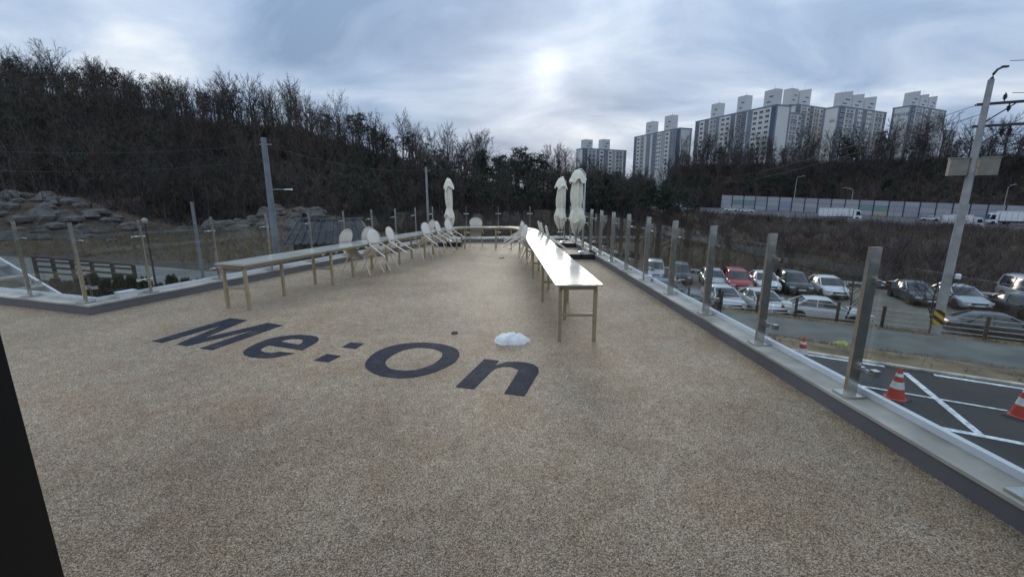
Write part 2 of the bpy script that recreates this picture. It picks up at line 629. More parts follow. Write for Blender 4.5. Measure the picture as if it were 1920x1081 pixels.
def ground_material():
    m = bpy.data.materials.new("ground_cover")
    m.use_nodes = True
    nd, lk = m.node_tree.nodes, m.node_tree.links
    p = nd['Principled BSDF']
    t = N(nd, 'ShaderNodeTexCoord')
    a = N(nd, 'ShaderNodeTexNoise')
    a.inputs['Scale'].default_value = 0.035
    a.inputs['Detail'].default_value = 8
    a.inputs['Roughness'].default_value = 0.6
    lk.new(t.outputs['Object'], a.inputs['Vector'])
    b = N(nd, 'ShaderNodeTexNoise')
    b.inputs['Scale'].default_value = 0.6
    b.inputs['Detail'].default_value = 8
    lk.new(t.outputs['Object'], b.inputs['Vector'])
    c1 = ramp(nd, lk, a.outputs[0], [(0.35, (0.034, 0.027, 0.021)), (0.52, (0.062, 0.046, 0.031)), (0.68, (0.10, 0.074, 0.045))])
    c2 = ramp(nd, lk, b.outputs[0], [(0.3, (0.6, 0.6, 0.6)), (0.7, (1.3, 1.25, 1.2))])
    lk.new(mixc(nd, lk, 1.0, c1, c2, 'MULTIPLY'), p.inputs['Base Color'])
    p.inputs['Roughness'].default_value = 0.95
    bp = N(nd, 'ShaderNodeBump')
    bp.inputs['Strength'].default_value = 0.6
    bp.inputs['Distance'].default_value = 0.15
    lk.new(b.outputs[0], bp.inputs['Height'])
    lk.new(bp.outputs[0], p.inputs['Normal'])
    return m


struct(link('ground', np_mesh('ground', vv, ff, ground_material(), True)))


def pq_sheet(name, material, prof, p0, p1, np_=40, jit=0.0, thick=0.0):
    """a sheet swept along p from a (q, z) profile"""
    rng = random.Random(name)
    b = MB()
    rows = []
    for i in range(np_ + 1):
        p = p0 + (p1 - p0) * i / np_
        rows.append([PQ(p, q + (rng.uniform(-jit, jit) if 0 < k < len(prof) - 1 else 0), z + rng.uniform(-jit, jit) * 0.4) for k, (q, z) in enumerate(prof)])
    b.loft(rows, closed=False, cap=False)
    return struct(b.build(name, material, smooth=True))


def paving_material():
    m = bpy.data.materials.new("grass_block_paving")
    m.use_nodes = True
    nd, lk = m.node_tree.nodes, m.node_tree.links
    p = nd['Principled BSDF']
    t = N(nd, 'ShaderNodeTexCoord')
    mp = N(nd, 'ShaderNodeMapping')
    mp.inputs['Rotation'].default_value = (0, 0, -RD)
    lk.new(t.outputs['Object'], mp.inputs[0])
    br = N(nd, 'ShaderNodeTexBrick')
    br.inputs['Scale'].default_value = 1.6
    br.inputs['Color1'].default_value = (0.26, 0.245, 0.21, 1)
    br.inputs['Color2'].default_value = (0.19, 0.18, 0.155, 1)
    br.inputs['Mortar'].default_value = (0.085, 0.078, 0.055, 1)
    br.inputs['Mortar Size'].default_value = 0.05
    lk.new(mp.outputs[0], br.inputs['Vector'])
    a = N(nd, 'ShaderNodeTexNoise')
    a.inputs['Scale'].default_value = 0.3
    a.inputs['Detail'].default_value = 6
    lk.new(t.outputs['Object'], a.inputs['Vector'])
    c2 = ramp(nd, lk, a.outputs[0], [(0.3, (0.65, 0.65, 0.65)), (0.7, (1.15, 1.12, 1.1))])
    lk.new(mixc(nd, lk, 1.0, br.outputs[0], c2, 'MULTIPLY'), p.inputs['Base Color'])
    p.inputs['Roughness'].default_value = 0.9
    bp = N(nd, 'ShaderNodeBump')
    bp.inputs['Strength'].default_value = 0.4
    lk.new(br.outputs[1], bp.inputs['Height'])
    bp.invert = True
    lk.new(bp.outputs[0], p.inputs['Normal'])
    return m


pq_sheet('asphalt_yard', M_asphalt, [(-12, -3.6), (17.45, -3.6), (17.45, -4.1)], -22, 60)
pq_sheet('verge', M_dirt, [(17.4, -3.62), (18.2, -3.58), (19.6, -3.8), (21.4, -4.3), (23.2, -4.85), (24.5, -5.28), (24.75, -5.5), (25.2, -5.6)], -22, 70, 90, 0.09)
pq_sheet('path', M_path, [(24.9, -5.6), (24.9, -5.3), (29.2, -5.3), (29.2, -5.6)], -22, 75)
pq_sheet('verge', M_dirt, [(29.15, -5.36), (29.6, -5.28), (30.2, -5.34), (30.7, -5.9), (31.2, -6.05)], -22, 75, 90, 0.06)
pq_sheet('car_park', paving_material(), [(30.8, -6.2), (30.9, -5.9), (46, -5.9), (46.0, -6.9)], -22, 75)
# motorway: a plane falling towards the right, with lane lines and kerb-side shoulders
hwb = MB()
for i in range(60):
    pa, pb = -120 + i * 5.0, -115 + i * 5.0
    rows = []
    for p in (pa, pb):
        rows.append([PQ(p, q, float(hw_z(p, q)) + dz) for q, dz in ((157.2, -1.2), (157.8, 0), (192.6, 0), (193, -1.0))])
    hwb.loft(rows, closed=False, cap=False)
struct(hwb.build('motorway', M_oldroad))
ml = MB()
for q in (159.2, 175.0, 191.4):
    for i in range(60):
        pa, pb = -120 + i * 5.0, -115 + i * 5.0
        ml.add([PQ(pa, q, float(hw_z(pa, q)) + .02), PQ(pb, q, float(hw_z(pb, q)) + .02), PQ(pb, q + .3, float(hw_z(pb, q)) + .02), PQ(pa, q + .3, float(hw_z(pa, q)) + .02)], [(0, 1, 2, 3)])
for q in (163, 167, 171, 179, 183, 187):
    for i in range(24):
        pa = -120 + i * 12.5
        pb = pa + 5
        ml.add([PQ(pa, q, float(hw_z(pa, q)) + .02), PQ(pb, q, float(hw_z(pb, q)) + .02), PQ(pb, q + .2, float(hw_z(pb, q)) + .02), PQ(pa, q + .2, float(hw_z(pa, q)) + .02)], [(0, 1, 2, 3)])
struct(ml.build('motorway_marking', M_line))

# grey lane and dry field below the terrace on the left
lane = MB()
lane_pts = [((-62, 43), (-56, 33)), ((-40.5, 36.8), (-33, 28)), ((-30, 33.5), (-25.5, 25.5)), ((-22, 30.5), (-18.5, 23.2)), ((-14, 29.0), (-10, 21.5)), ((-4, 27.5), (-3, 21.0))]
lane.loft([[Vector((*a, -3.9)), Vector((*a, -3.55)), Vector((*b, -3.55)), Vector((*b, -3.9))] for a, b in lane_pts], closed=False, cap=False)
struct(lane.build('lane', M_path))

# painted bays on the asphalt yard (4 mm sheets)
def paint(pts, w, z=-3.596, name='road_marking'):
    b = MB()
    for (a, c) in pts:
        a, c = Vector((*a, 0)), Vector((*c, 0))
        d = (c - a).normalized()
        n = Vector((-d.y, d.x, 0)) * w / 2
        b.add([a - n + Vector((0, 0, z)), c - n + Vector((0, 0, z)), c + n + Vector((0, 0, z)), a + n + Vector((0, 0, z))], [(0, 1, 2, 3)])
    o = struct(b.build(name, M_line))
    return o


paint([((8.2, 15.05), (11.95, 12.86)), ((12.9, 12.2), (17.5, 9.4))], 0.16)
paint([((12.15, 12.35), (10.66, 8.72))], 0.16, -3.592)
paint([((9.2, 9.62), (16.0, 5.8))], 0.16, -3.588)
paint([((8.6, 12.2), (16.0, 8.0))], 0.09, -3.584)
paint([((9.89, 14.1), (9.35, 12.2))], 0.2, -3.580)
# kerb between yard and verge
kb = MB()
for i in range(45):
    a, c = -20 + i * 1.6, -20 + i * 1.6 + 1.585
    kb.add([PQ(p, q, z) for p in (a, c) for q, z in ((17.25, -3.6), (17.25, -3.54), (17.42, -3.54), (17.42, -3.6))],
           [(0, 1, 5, 4), (1, 2, 6, 5), (2, 3, 7, 6), (0, 3, 2, 1), (4, 5, 6, 7)])
tag(kb.build('kerb', M_cap), 'low pale concrete kerb between asphalt yard and bare verge', 'kerb')

# ------------------------------------------------------------------ the terrace
EDGE = [(2.72, 0.52), (2.15, 16.6), (-2.75, 16.3), (-6.25, 6.1), (-12.0, 7.9)]
DECK = EDGE + [(-12.0, -5.0), (2.89, -5.0)]
b = MB()
b.prism(DECK, -0.12, 0.0)
struct(b.build('terrace_floor', M_deck))
out = [tuple(v) for v in offset(EDGE, 0.30)]
tb = thing('terrace_building', 'grey rendered ground floor storey carrying the pebble terrace', 'building')
b = MB()
b.prism(out + [(-12.0, -5.0), (3.0, -5.0)], -4.4, -0.30)
b.build('wall', M_kerbface, tb)

SEG = ['right', 'far', 'left', 'corner']
KL = ['dark grey kerb with pale concrete cap running beside the car park railing',
      'short dark grey kerb with pale cap across the far end of the terrace',
      'dark grey kerb with pale cap behind the long table by the wooded hill',
      'dark grey kerb with pale cap meeting the left kerb at an outward corner']
RL = ['glass railing with steel posts overlooking the car park',
      'glass railing with thin steel posts across the far end of the terrace',
      'glass railing with steel posts behind the long table facing the wooded hill',
      'short glass railing turning away from the corner by the row of small evergreens']


def seg_frame(i, d):
    o = offset(EDGE, d)
    a, c = o[i], o[i + 1]
    L = (c - a).length
    t = (c - a) / L
    return a, t, L, Vector((t.y, -t.x))


post_m = MB().box((0, 0, 0.6), (0.034, 0.085, 1.2)).mesh('post', M_steel)
plate_m = MB().box((0, 0, 0.009), (0.15, 0.17, 0.018)).mesh('base_plate', M_steel)
cb = MB()
cb.box((0, 0.060, 0), (0.028, 0.05, 0.045))
cb.tube([(-0.10, 0.082, 0), (0.10, 0.082, 0)], 0.012, 8)
cb.box((-0.085, 0.098, 0), (0.05, 0.05, 0.05))
cb.box((0.085, 0.098, 0), (0.05, 0.05, 0.05))
clamp_m = cb.mesh('clamp', M_chrome)
slim_m = MB().box((0, 0, 0.6), (0.026, 0.044, 1.2)).mesh('post', M_steel)
spacing = [1.22, 1.22, 1.2, 1.35]
first = [0.24, 0.35, 0.35, 0.14]
for i in range(4):
    k = thing('kerb_wall', KL[i], 'kerb')
    for nm, d0, d1, z0, z1, mm in (('face', 0.0, 0.30, -0.30, 0.125, M_kerbface), ('cap', -0.012, 0.31, 0.126, 0.15, M_cap), ('edge_channel', 0.215, 0.262, 0.151, 0.20, M_channel)):
        poly, za, zb = strip(EDGE, d0, d1, z0, z1, i)
        MB().prism([tuple(v) for v in poly], za, zb).build(nm, mm, k)
    r = thing('glass_railing', RL[i], 'railing')
    a, t, L, n = seg_frame(i, 0.11)
    ang = math.atan2(t.y, t.x)
    s = first[i]
    ss = []
    while s < L - 0.1:
        ss.append(s)
        s += spacing[i]
    for s in ss:
        pos = a + t * s
        # local +y of the post points outward
        po = link('post', post_m if i == 0 else slim_m, r, (pos.x, pos.y, 0.15), ang + math.pi)
        link('base_plate', plate_m, po)
        for z in (0.22, 0.93):
            link('clamp', clamp_m, po, (0, 0, z))
    bounds = [0.0] + ss + [L]
    ga, gt, gL, gn = seg_frame(i, 0.215)
    for j in range(len(bounds) - 1):
        s0, s1 = bounds[j] + (0.02 if j else 0.03), bounds[j + 1] - (0.02 if j < len(bounds) - 2 else 0.03)
        if s1 - s0 < 0.08:
            continue
        w = s1 - s0
        g = MB().box((w / 2, 0, 0.5), (w, 0.010, 1.02))
        c = ga + gt * s0
        g.build('glass_panel', M_glass, r, loc=(c.x, c.y, 0.215), rz=ang)

# small white boxes on the kerb cap
for (p, lab) in ((offset(EDGE, 0.10)[3] + (offset(EDGE, 0.10)[2] - offset(EDGE, 0.10)[3]).normalized() * 0.45, 'small white junction box on the kerb cap at the outward corner'),
                 (Vector((2.60, 8.02)), 'small white junction box on the kerb cap beside the car park railing')):
    o = thing('junction_box', lab, 'box', (p.x, p.y, 0.15), 1.2)
    MB().box((0, 0, 0.045), (0.24, 0.12, 0.09)).build('casing', M_white, o)
    MB().box((0, 0, 0.098), (0.25, 0.13, 0.014)).build('lid', M_white, o)

# lettering laid into the floor
LETTERS = {
 'letter_m': [[(-4.38,4.94),(-4.08,5.95),(-3.77,5.84),(-3.84,5.06),(-3.4,5.71),(-3.13,5.6),(-3.44,4.64),(-3.62,4.69),(-3.39,5.42),(-3.83,4.77),(-4.0,4.83),(-3.96,5.64),(-4.21,4.89)]],
 'letter_e': [[(-2.4,4.63),(-2.39,4.71),(-2.37,4.81),(-2.36,4.9),(-2.36,4.94),(-2.37,4.97),(-2.37,4.99),(-2.39,5.03),(-2.41,5.06),(-2.44,5.1),(-2.47,5.12),(-2.51,5.14),(-2.55,5.16),(-2.59,5.17),(-2.64,5.18),(-2.7,5.19),(-2.75,5.18),(-2.8,5.17),(-2.85,5.15),(-2.9,5.13),(-2.93,5.11),(-2.97,5.07),(-3.0,5.03),(-3.03,4.97),(-3.05,4.91),(-3.06,4.85),(-3.07,4.78),(-3.07,4.72),(-3.07,4.67),(-3.06,4.62),(-3.05,4.58),(-3.03,4.55),(-3.0,4.51),(-2.97,4.48),(-2.93,4.46),(-2.89,4.43),(-2.84,4.41),(-2.79,4.4),(-2.75,4.39),(-2.7,4.39),(-2.66,4.39),(-2.63,4.4),(-2.59,4.41),(-2.54,4.45),(-2.48,4.5),(-2.44,4.53),(-2.62,4.58),(-2.65,4.57),(-2.68,4.55),(-2.72,4.54),(-2.75,4.55),(-2.79,4.56),(-2.82,4.58),(-2.84,4.59),(-2.86,4.61),(-2.88,4.63),(-2.89,4.66),(-2.9,4.69),(-2.9,4.71),(-2.9,4.75),(-2.89,4.78),(-2.88,4.8)],[(-2.82,4.93),(-2.81,4.94),(-2.8,4.97),(-2.78,5.0),(-2.76,5.01),(-2.72,5.03),(-2.69,5.03),(-2.65,5.03),(-2.62,5.02),(-2.6,5.01),(-2.58,5.0),(-2.56,4.98),(-2.55,4.95),(-2.54,4.93),(-2.53,4.89),(-2.53,4.87),(-2.53,4.85),(-2.54,4.83),(-2.54,4.82)]],
 'colon_dot': [[(-2.13,4.32),(-2.07,4.51),(-1.89,4.45),(-1.95,4.27)]],
 'colon_dot.001': [[(-1.99,4.73),(-1.95,4.9),(-1.77,4.86),(-1.81,4.68)]],
 'letter_o': [[(-1.54,4.2),(-1.56,4.28),(-1.56,4.37),(-1.56,4.46),(-1.54,4.56),(-1.51,4.65),(-1.46,4.73),(-1.4,4.79),(-1.33,4.84),(-1.24,4.87),(-1.14,4.89),(-1.03,4.89),(-0.93,4.87),(-0.85,4.84),(-0.77,4.79),(-0.7,4.74),(-0.64,4.67),(-0.61,4.6),(-0.59,4.53),(-0.58,4.45),(-0.59,4.37),(-0.6,4.29),(-0.63,4.22),(-0.67,4.15),(-0.72,4.08),(-0.77,4.01),(-0.83,3.96),(-0.9,3.91),(-0.96,3.88),(-1.03,3.87),(-1.1,3.86),(-1.18,3.88),(-1.26,3.9),(-1.33,3.94),(-1.4,4.0),(-1.45,4.05),(-1.49,4.1),(-1.52,4.15)],[(-1.34,4.25),(-1.35,4.3),(-1.35,4.35),(-1.34,4.42),(-1.32,4.49),(-1.29,4.56),(-1.25,4.63),(-1.2,4.67),(-1.14,4.71),(-1.07,4.72),(-1.0,4.71),(-0.93,4.69),(-0.87,4.66),(-0.83,4.61),(-0.79,4.56),(-0.78,4.51),(-0.77,4.46),(-0.77,4.41),(-0.78,4.35),(-0.8,4.29),(-0.82,4.23),(-0.85,4.18),(-0.89,4.13),(-0.93,4.09),(-0.98,4.06),(-1.03,4.05),(-1.08,4.04),(-1.14,4.05),(-1.2,4.07),(-1.25,4.1),(-1.29,4.15),(-1.32,4.19)]],
 'letter_n': [[(-0.52,3.67),(-0.3,4.36),(-0.14,4.31),(-0.18,4.17),(-0.15,4.2),(-0.12,4.23),(-0.08,4.26),(-0.05,4.28),(-0.01,4.28),(0.03,4.28),(0.07,4.28),(0.11,4.27),(0.15,4.26),(0.18,4.24),(0.21,4.22),(0.24,4.19),(0.25,4.15),(0.27,4.12),(0.27,4.08),(0.27,4.03),(0.26,3.98),(0.25,3.95),(0.11,3.48),(-0.07,3.53),(0.06,4.02),(0.06,4.04),(0.06,4.07),(0.05,4.09),(0.03,4.11),(0.01,4.13),(-0.01,4.14),(-0.03,4.15),(-0.06,4.15),(-0.08,4.15),(-0.11,4.14),(-0.13,4.13),(-0.16,4.11),(-0.18,4.08),(-0.2,4.05),(-0.21,4.02),(-0.35,3.62)]],
}

fl = thing('floor_lettering', 'dark navy word Me:On inlaid in the pebble floor', 'lettering')
for nm, loops in LETTERS.items():
    cu = bpy.data.curves.new('letter', 'CURVE')
    cu.dimensions = '2D'
    cu.fill_mode = 'BOTH'
    cu.extrude = 0.002
    for lp in loops:
        sp = cu.splines.new('POLY')
        sp.points.add(len(lp) - 1)
        for q_, pt in zip(sp.points, lp):
            q_.co = (pt[0], pt[1], 0, 1)
        sp.use_cyclic_u = True
    tmp = bpy.data.objects.new('tmp', cu)
    me = bpy.data.meshes.new_from_object(tmp)
    bpy.data.objects.remove(tmp)
    me.materials.clear()
    me.materials.append(M_letter)
    link(nm.split('.')[0], me, fl, (0, 0, 0.0028))

# heap of old snow and two floor drains
rng = random.Random(4)
b = MB()
rings = []
for rr in (0.02, 0.16, 0.32, 0.48, 0.62, 0.74, 0.84, 0.92, 0.98, 1.0):
    ring = []
    for t in [2 * math.pi * k / 40 for k in range(40)]:
        e = 1 + .09 * math.sin(2 * t + 1) + .06 * math.sin(5 * t) + .04 * math.sin(9 * t + 2)
        x, y = 0.205 * rr * math.cos(t) * e, 0.165 * rr * math.sin(t) * e
        z = 0.092 * (1 - rr ** 3.2) + (1 - rr ** 4) * (.014 * math.sin(31 * x + 1) * math.cos(37 * y) + .010 * math.sin(57 * x + 40 * y) - .05 * x)
        ring.append(Vector((x, y, max(0.0, z))))
    rings.append(ring)
b.loft(rings)
tag(b.build('snow_heap', M_snow, smooth=80, loc=(0.0, 4.95, 0.0)), 'small lumpy heap of old white snow lying on the pebble floor', 'snow')
for (x, y, r_, lab) in ((-0.74, 5.26, 0.045, 'tiny black ring drain in the floor beside the lettering'), (-0.29, 12.1, 0.085, 'round dark floor drain between the two table rows')):
    o = thing('floor_drain', lab, 'drain', (x, y, 0.001))
    MB().lathe([(r_, 0), (r_, 0.012), (r_ * 0.75, 0.012), (r_ * 0.72, 0.002)], 20).build('rim', M_dark, o)
    g = MB()
    for k in range(-2, 3):
        w = math.sqrt(max(0.01, 1 - (k / 3) ** 2)) * r_ * 1.3
        g.box((0, k * r_ * 0.25, 0.006), (w, r_ * 0.1, 0.006))
    g.build('grate', M_trim, o)

# ------------------------------------------------------------------ cafe front the view looks out of
cf = thing('cafe_front', 'black aluminium cafe window wall behind the pebble terrace', 'building')
for x in (-0.70, -2.7, -4.7, -6.7, -8.7, -10.7, 2.62):
    MB().box((x, 0.42, 1.35), (0.17, 0.14, 2.7)).build('mullion', M_black, cf)
for x in (-2.7, -4.7, -6.7, -8.7, -10.7):
    MB().box((x + 1.0, 0.42, 1.40), (1.80, 0.012, 2.56)).build('window_pane', M_pane, cf)
MB().box((-4.05, 0.42, 0.05), (6.5, 0.16, 0.10)).build('sill', M_black, cf)
MB().box((-4.6, 0.42, 3.2), (15.0, 0.3, 1.0)).build('fascia', M_plaster, cf)
MB().box((-4.6, 0.90, 2.82), (15.0, 0.64, 0.16)).build('canopy', M_kerbface, cf)  # added overhang, out of view, put here to shade the near floor
MB().box((-4.6, -2.4, 3.75), (15.4, 5.6, 0.14)).build('roof', M_kerbface, cf)
MB().box((-4.6, -5.1, 1.7), (15.0, 0.2, 3.4)).build('back_wall', M_plaster, cf)
MB().box((2.78, -2.3, 1.7), (0.2, 5.2, 3.4)).build('side_wall', M_plaster, cf)

# ------------------------------------------------------------------ tables
TH = 0.72
def table(name, label, group, a, dirv, L, W=0.56, start=True, end=False):
    """one table of a long row: end frame with stretcher, single middle legs"""
    ang = math.atan2(dirv[1], dirv[0])
    t = thing(name, label, 'table', (a[0], a[1], 0), ang, group)
    b = MB()
    b.box((L / 2, 0, TH - 0.0115), (L - 0.006, W, 0.023))
    b.build('table_top', M_top, t)
    b = MB()
    for sy in (-1, 1):
        b.box((L / 2, sy * (W / 2 - 0.07), TH - 0.047), (L - 0.1, 0.03, 0.046))
    for x in (0.05, L - 0.05):
        b.box((x, 0, TH - 0.047), (0.03, W - 0.17, 0.045))
    b.build('apron', M_leg, t)
    legm = MB().box((0, 0, 0.324), (0.042, 0.042, 0.648)).mesh('leg', M_leg)
    xs = [0.075] + ([L - 0.075] if end else [])
    for x in xs:
        for sy in (-1, 1):
            link('leg', legm, t, (x, sy * (W / 2 - 0.07), 0))
        MB().box((x, 0, 0.335), (0.028, W - 0.184, 0.034)).build('stretcher', M_leg, t)
    link('leg', legm, t, (L / 2 + 0.03, 0, 0))
    return t


LD = Vector((0.28, 0.96)).normalized()
LN = Vector((LD.y, -LD.x))
LA = Vector((-4.30, 6.40))
LT = 1.93
ltx = ['long cream topped table in the left row, its free end beside the lettering', 'second cream table from the free end of the left row', 'third cream table from the free end of the left row', 'fourth cream table of the left row, joining the curved table']
for i in range(4):
    p = LA + LD * LT * i
    table('table', ltx[i], 'tables in the left row', p, LD, LT - 0.004)
RDv = Vector((-0.031, 1.0)).normalized()
RN = Vector((RDv.y, -RDv.x))
RA = Vector((0.785, 4.86))
RT = 2.03
rtx = ['glossy cream topped table in the right row, its free end beside the snow heap', 'second cream table from the free end of the right row', 'third cream table from the free end of the right row', 'fourth cream table of the right row, joining the curved table']
for i in range(4):
    p = RA + RDv * RT * i
    table('table', rtx[i], 'tables in the right row', p, RDv, RT - 0.004)
# curved table joining both rows across the far end
e0 = LA + LD * LT * 4
e1 = RA + RDv * RT * 4
def bez(p0, p1, p2, p3, n):
    return [p0 * (1 - t) ** 3 + p1 * 3 * t * (1 - t) ** 2 + p2 * 3 * t * t * (1 - t) + p3 * t ** 3 for t in [k / n for k in range(n + 1)]]
m0, m1 = Vector((-1.35, 14.62)), Vector((-0.30, 14.62))
path = bez(e0 + LD * 0.002, e0 + LD * 0.6, m0 - Vector((0.5, 0)), m0, 8) + bez(m0, m0 + Vector((0.3, 0)), m1 - Vector((0.3, 0)), m1, 4)[1:] + bez(m1, m1 + Vector((0.55, 0)), e1 + RDv * 0.9, e1 + RDv * 0.002, 10)[1:]
ct = thing('curved_table', 'curved cream table bending across the far end between both rows', 'table', (m1.x, m1.y, 0))
lft, rgt = offset([tuple(v) for v in path], -0.28), offset([tuple(v) for v in path], 0.28)
b = MB()
b.loft([[Vector((l.x - m1.x, l.y - m1.y, z)) if s == 0 else Vector((r_.x - m1.x, r_.y - m1.y, z)) for s, z in ((0, TH - .023), (0, TH), (1, TH), (1, TH - .023))] for l, r_ in zip(lft, rgt)])
b.build('table_top', M_top, ct, smooth=30)
l2, r2 = offset([tuple(v) for v in path], -0.20), offset([tuple(v) for v in path], 0.20)
b = MB()
for side in (l2, r2):
    s2 = offset([tuple(v) for v in side], 0.03)
    b.loft([[Vector((p.x - m1.x, p.y - m1.y, TH - .07)), Vector((p.x - m1.x, p.y - m1.y, TH - .0235)), Vector((q.x - m1.x, q.y - m1.y, TH - .0235)), Vector((q.x - m1.x, q.y - m1.y, TH - .07))] for p, q in zip(side, s2)])
b.build('apron', M_leg, ct)
legm = MB().box((0, 0, 0.324), (0.042, 0.042, 0.648)).mesh('leg', M_leg)
for k in (2, 6, 11, 15, 19):
    for side in (l2, r2):
        link('leg', legm, ct, (side[k].x - m1.x, side[k].y - m1.y, 0))

# ------------------------------------------------------------------ chairs, tipped against the tables
def make_chair():
    root = link('chair', None)
    # frame: an arched back hoop running straight down into both rear legs
    for s in (-1, 1):
        MB().tube([(s * 0.185, -0.225, 0.50), (s * 0.205, -0.30, 0.22), (s * 0.225, -0.36, 0.0)], [0.015, 0.015, 0.013], 8).build('leg', M_chairleg, root, smooth=True)
        MB().tube([(s * 0.175, 0.10, 0.425), (s * 0.205, 0.19, 0.21), (s * 0.23, 0.25, 0.0)], [0.015, 0.015, 0.013], 8).build('leg', M_chairleg, root, smooth=True)
    b = MB()
    hoop = []
    for k in range(17):
        t = math.pi * k / 16
        hoop.append((0.215 * math.cos(t), -0.30 - 0.085 * math.sin(t), 0.62 + 0.16 * math.sin(t)))
    hoop = [(0.185, -0.225, 0.50)] + hoop + [(-0.185, -0.225, 0.50)]
    b.tube(hoop, 0.014, 8)
    b.build('back_frame', M_pad, root, smooth=True)
    # backrest shell
    rows = []
    for z, w in ((0.49, 0.165), (0.53, 0.188), (0.59, 0.203), (0.65, 0.202), (0.70, 0.184), (0.74, 0.146), (0.765, 0.085)):
        yb = -0.225 - 0.56 * (z - 0.49)
        rows.append([Vector((w * u, yb - 0.035 * (1 - u * u) + 0.012, z)) for u in [x / 5 for x in range(-5, 6)]])
    b = MB()
    fr = [[v + Vector((0, 0.007, 0)) for v in r_] for r_ in rows]
    bk = [[v - Vector((0, 0.007, 0)) for v in r_] for r_ in rows]
    b.loft([f + g[::-1] for f, g in zip(fr, bk)])
    b.build('backrest', M_chair, root, smooth=60)
    # seat shell with rounded front and a pad under it
    rings = []
    for rr, dz in ((0.02, 0.0), (0.55, 0.004), (0.85, 0.014), (1.0, 0.030), (0.98, 0.018), (0.80, -0.006), (0.4, -0.018), (0.02, -0.02)):
        ring = []
        for k in range(24):
            t = 2 * math.pi * k / 24
            e = 0.75
            cx, sy = math.cos(t), math.sin(t)
            ring.append(Vector((0.215 * rr * math.copysign(abs(cx) ** e, cx), -0.01 + 0.225 * rr * math.copysign(abs(sy) ** e, sy), 0.445 + dz)))
        rings.append(ring)
    MB().loft(rings).build('seat', M_chair, root, smooth=60)
    b = MB()
    b.tube([(0.17, 0.12, 0.415), (0.06, 0.0, 0.405), (0.155, -0.20, 0.42)], 0.010, 6)
    b.tube([(-0.17, 0.12, 0.415), (-0.06, 0.0, 0.405), (-0.155, -0.20, 0.42)], 0.010, 6)
    b.tube([(-0.185, -0.27, 0.36), (-0.12, -0.20, 0.40), (0.12, -0.20, 0.40), (0.185, -0.27, 0.36)], 0.010, 6)
    b.box((0, -0.03, 0.412), (0.24, 0.22, 0.02))
    b.build('under_frame', M_chairleg, root, smooth=True)
    return root


chair0 = make_chair()
TILT = R(45)
_first = [True]


def lean_chair(feet, face, label, group, yaw=0.0):
    """feet: midpoint of the front feet on the floor, face: direction towards the table"""
    f = Vector((face[0], face[1])).normalized()
    rz = math.atan2(f.y, f.x) - math.pi / 2 + yaw
    rotm = Matrix.Rotation(rz, 4, 'Z') @ Matrix.Rotation(-TILT, 4, 'X')
    piv = Vector((0, 0.25, 0.0))
    loc = Vector((feet[0], feet[1], 0.012)) - rotm @ piv
    if _first[0]:
        c = chair0
        _first[0] = False
    else:
        c = dup(chair0)
    c.location = loc
    c.rotation_euler = rotm.to_euler()
    tag(c, label, 'chair', group)


def along(A, D_, Nn, s, off):
    return A + D_ * s + Nn * off


for s, lab in ((3.34, 'white shell chair tipped against the left row, first of the close pair'), (4.05, 'white shell chair tipped against the left row, second of the close pair'),
               (5.85, 'white shell chair tipped against the left row, first of three before the curve'), (6.6, 'white shell chair tipped against the left row, middle one of three before the curve'), (7.35, 'white shell chair tipped against the left row, last of three before the curve')):
    lean_chair(along(LA, LD, LN, s, 0.335), -LN, lab, 'chairs tipped against the left row', .14 * math.sin(s * 5.0))
for s, lab in ((3.15, 'white shell chair tipped from the hill side, standing alone behind the left row'), (3.95, 'white shell chair tipped from the hill side, half hidden by chairs before the left row'), (7.3, 'white shell chair tipped from the hill side near the folded parasol')):
    lean_chair(along(LA, LD, LN, s, -0.335), LN, lab, 'chairs behind the left row')
lean_chair((-1.25, 14.96), (0, -1), 'white shell chair tipped against the back of the curved table', 'chairs behind the curved table')
for s, lab in ((6.1, 'white shell chair tipped on the inner side of the right row, nearest its free end'), (7.2, 'white shell chair tipped on the inner side of the right row, middle of three'), (7.85, 'white shell chair tipped on the inner side of the right row, next to the curve')):
    lean_chair(along(RA, RDv, RN, s, -0.345), RN, lab, 'chairs inside the right row', .30 - .16 * (s - 6.1))
for s, lab in ((5.85, 'white shell chair tipped on the parasol side of the right row, apart from others'), (7.15, 'white shell chair tipped on the parasol side of the right row, second of three'), (7.9, 'white shell chair tipped on the parasol side of the right row, next to the curve')):
    lean_chair(along(RA, RDv, RN, s, 0.335), -RN, lab, 'chairs on the parasol side of the right row')

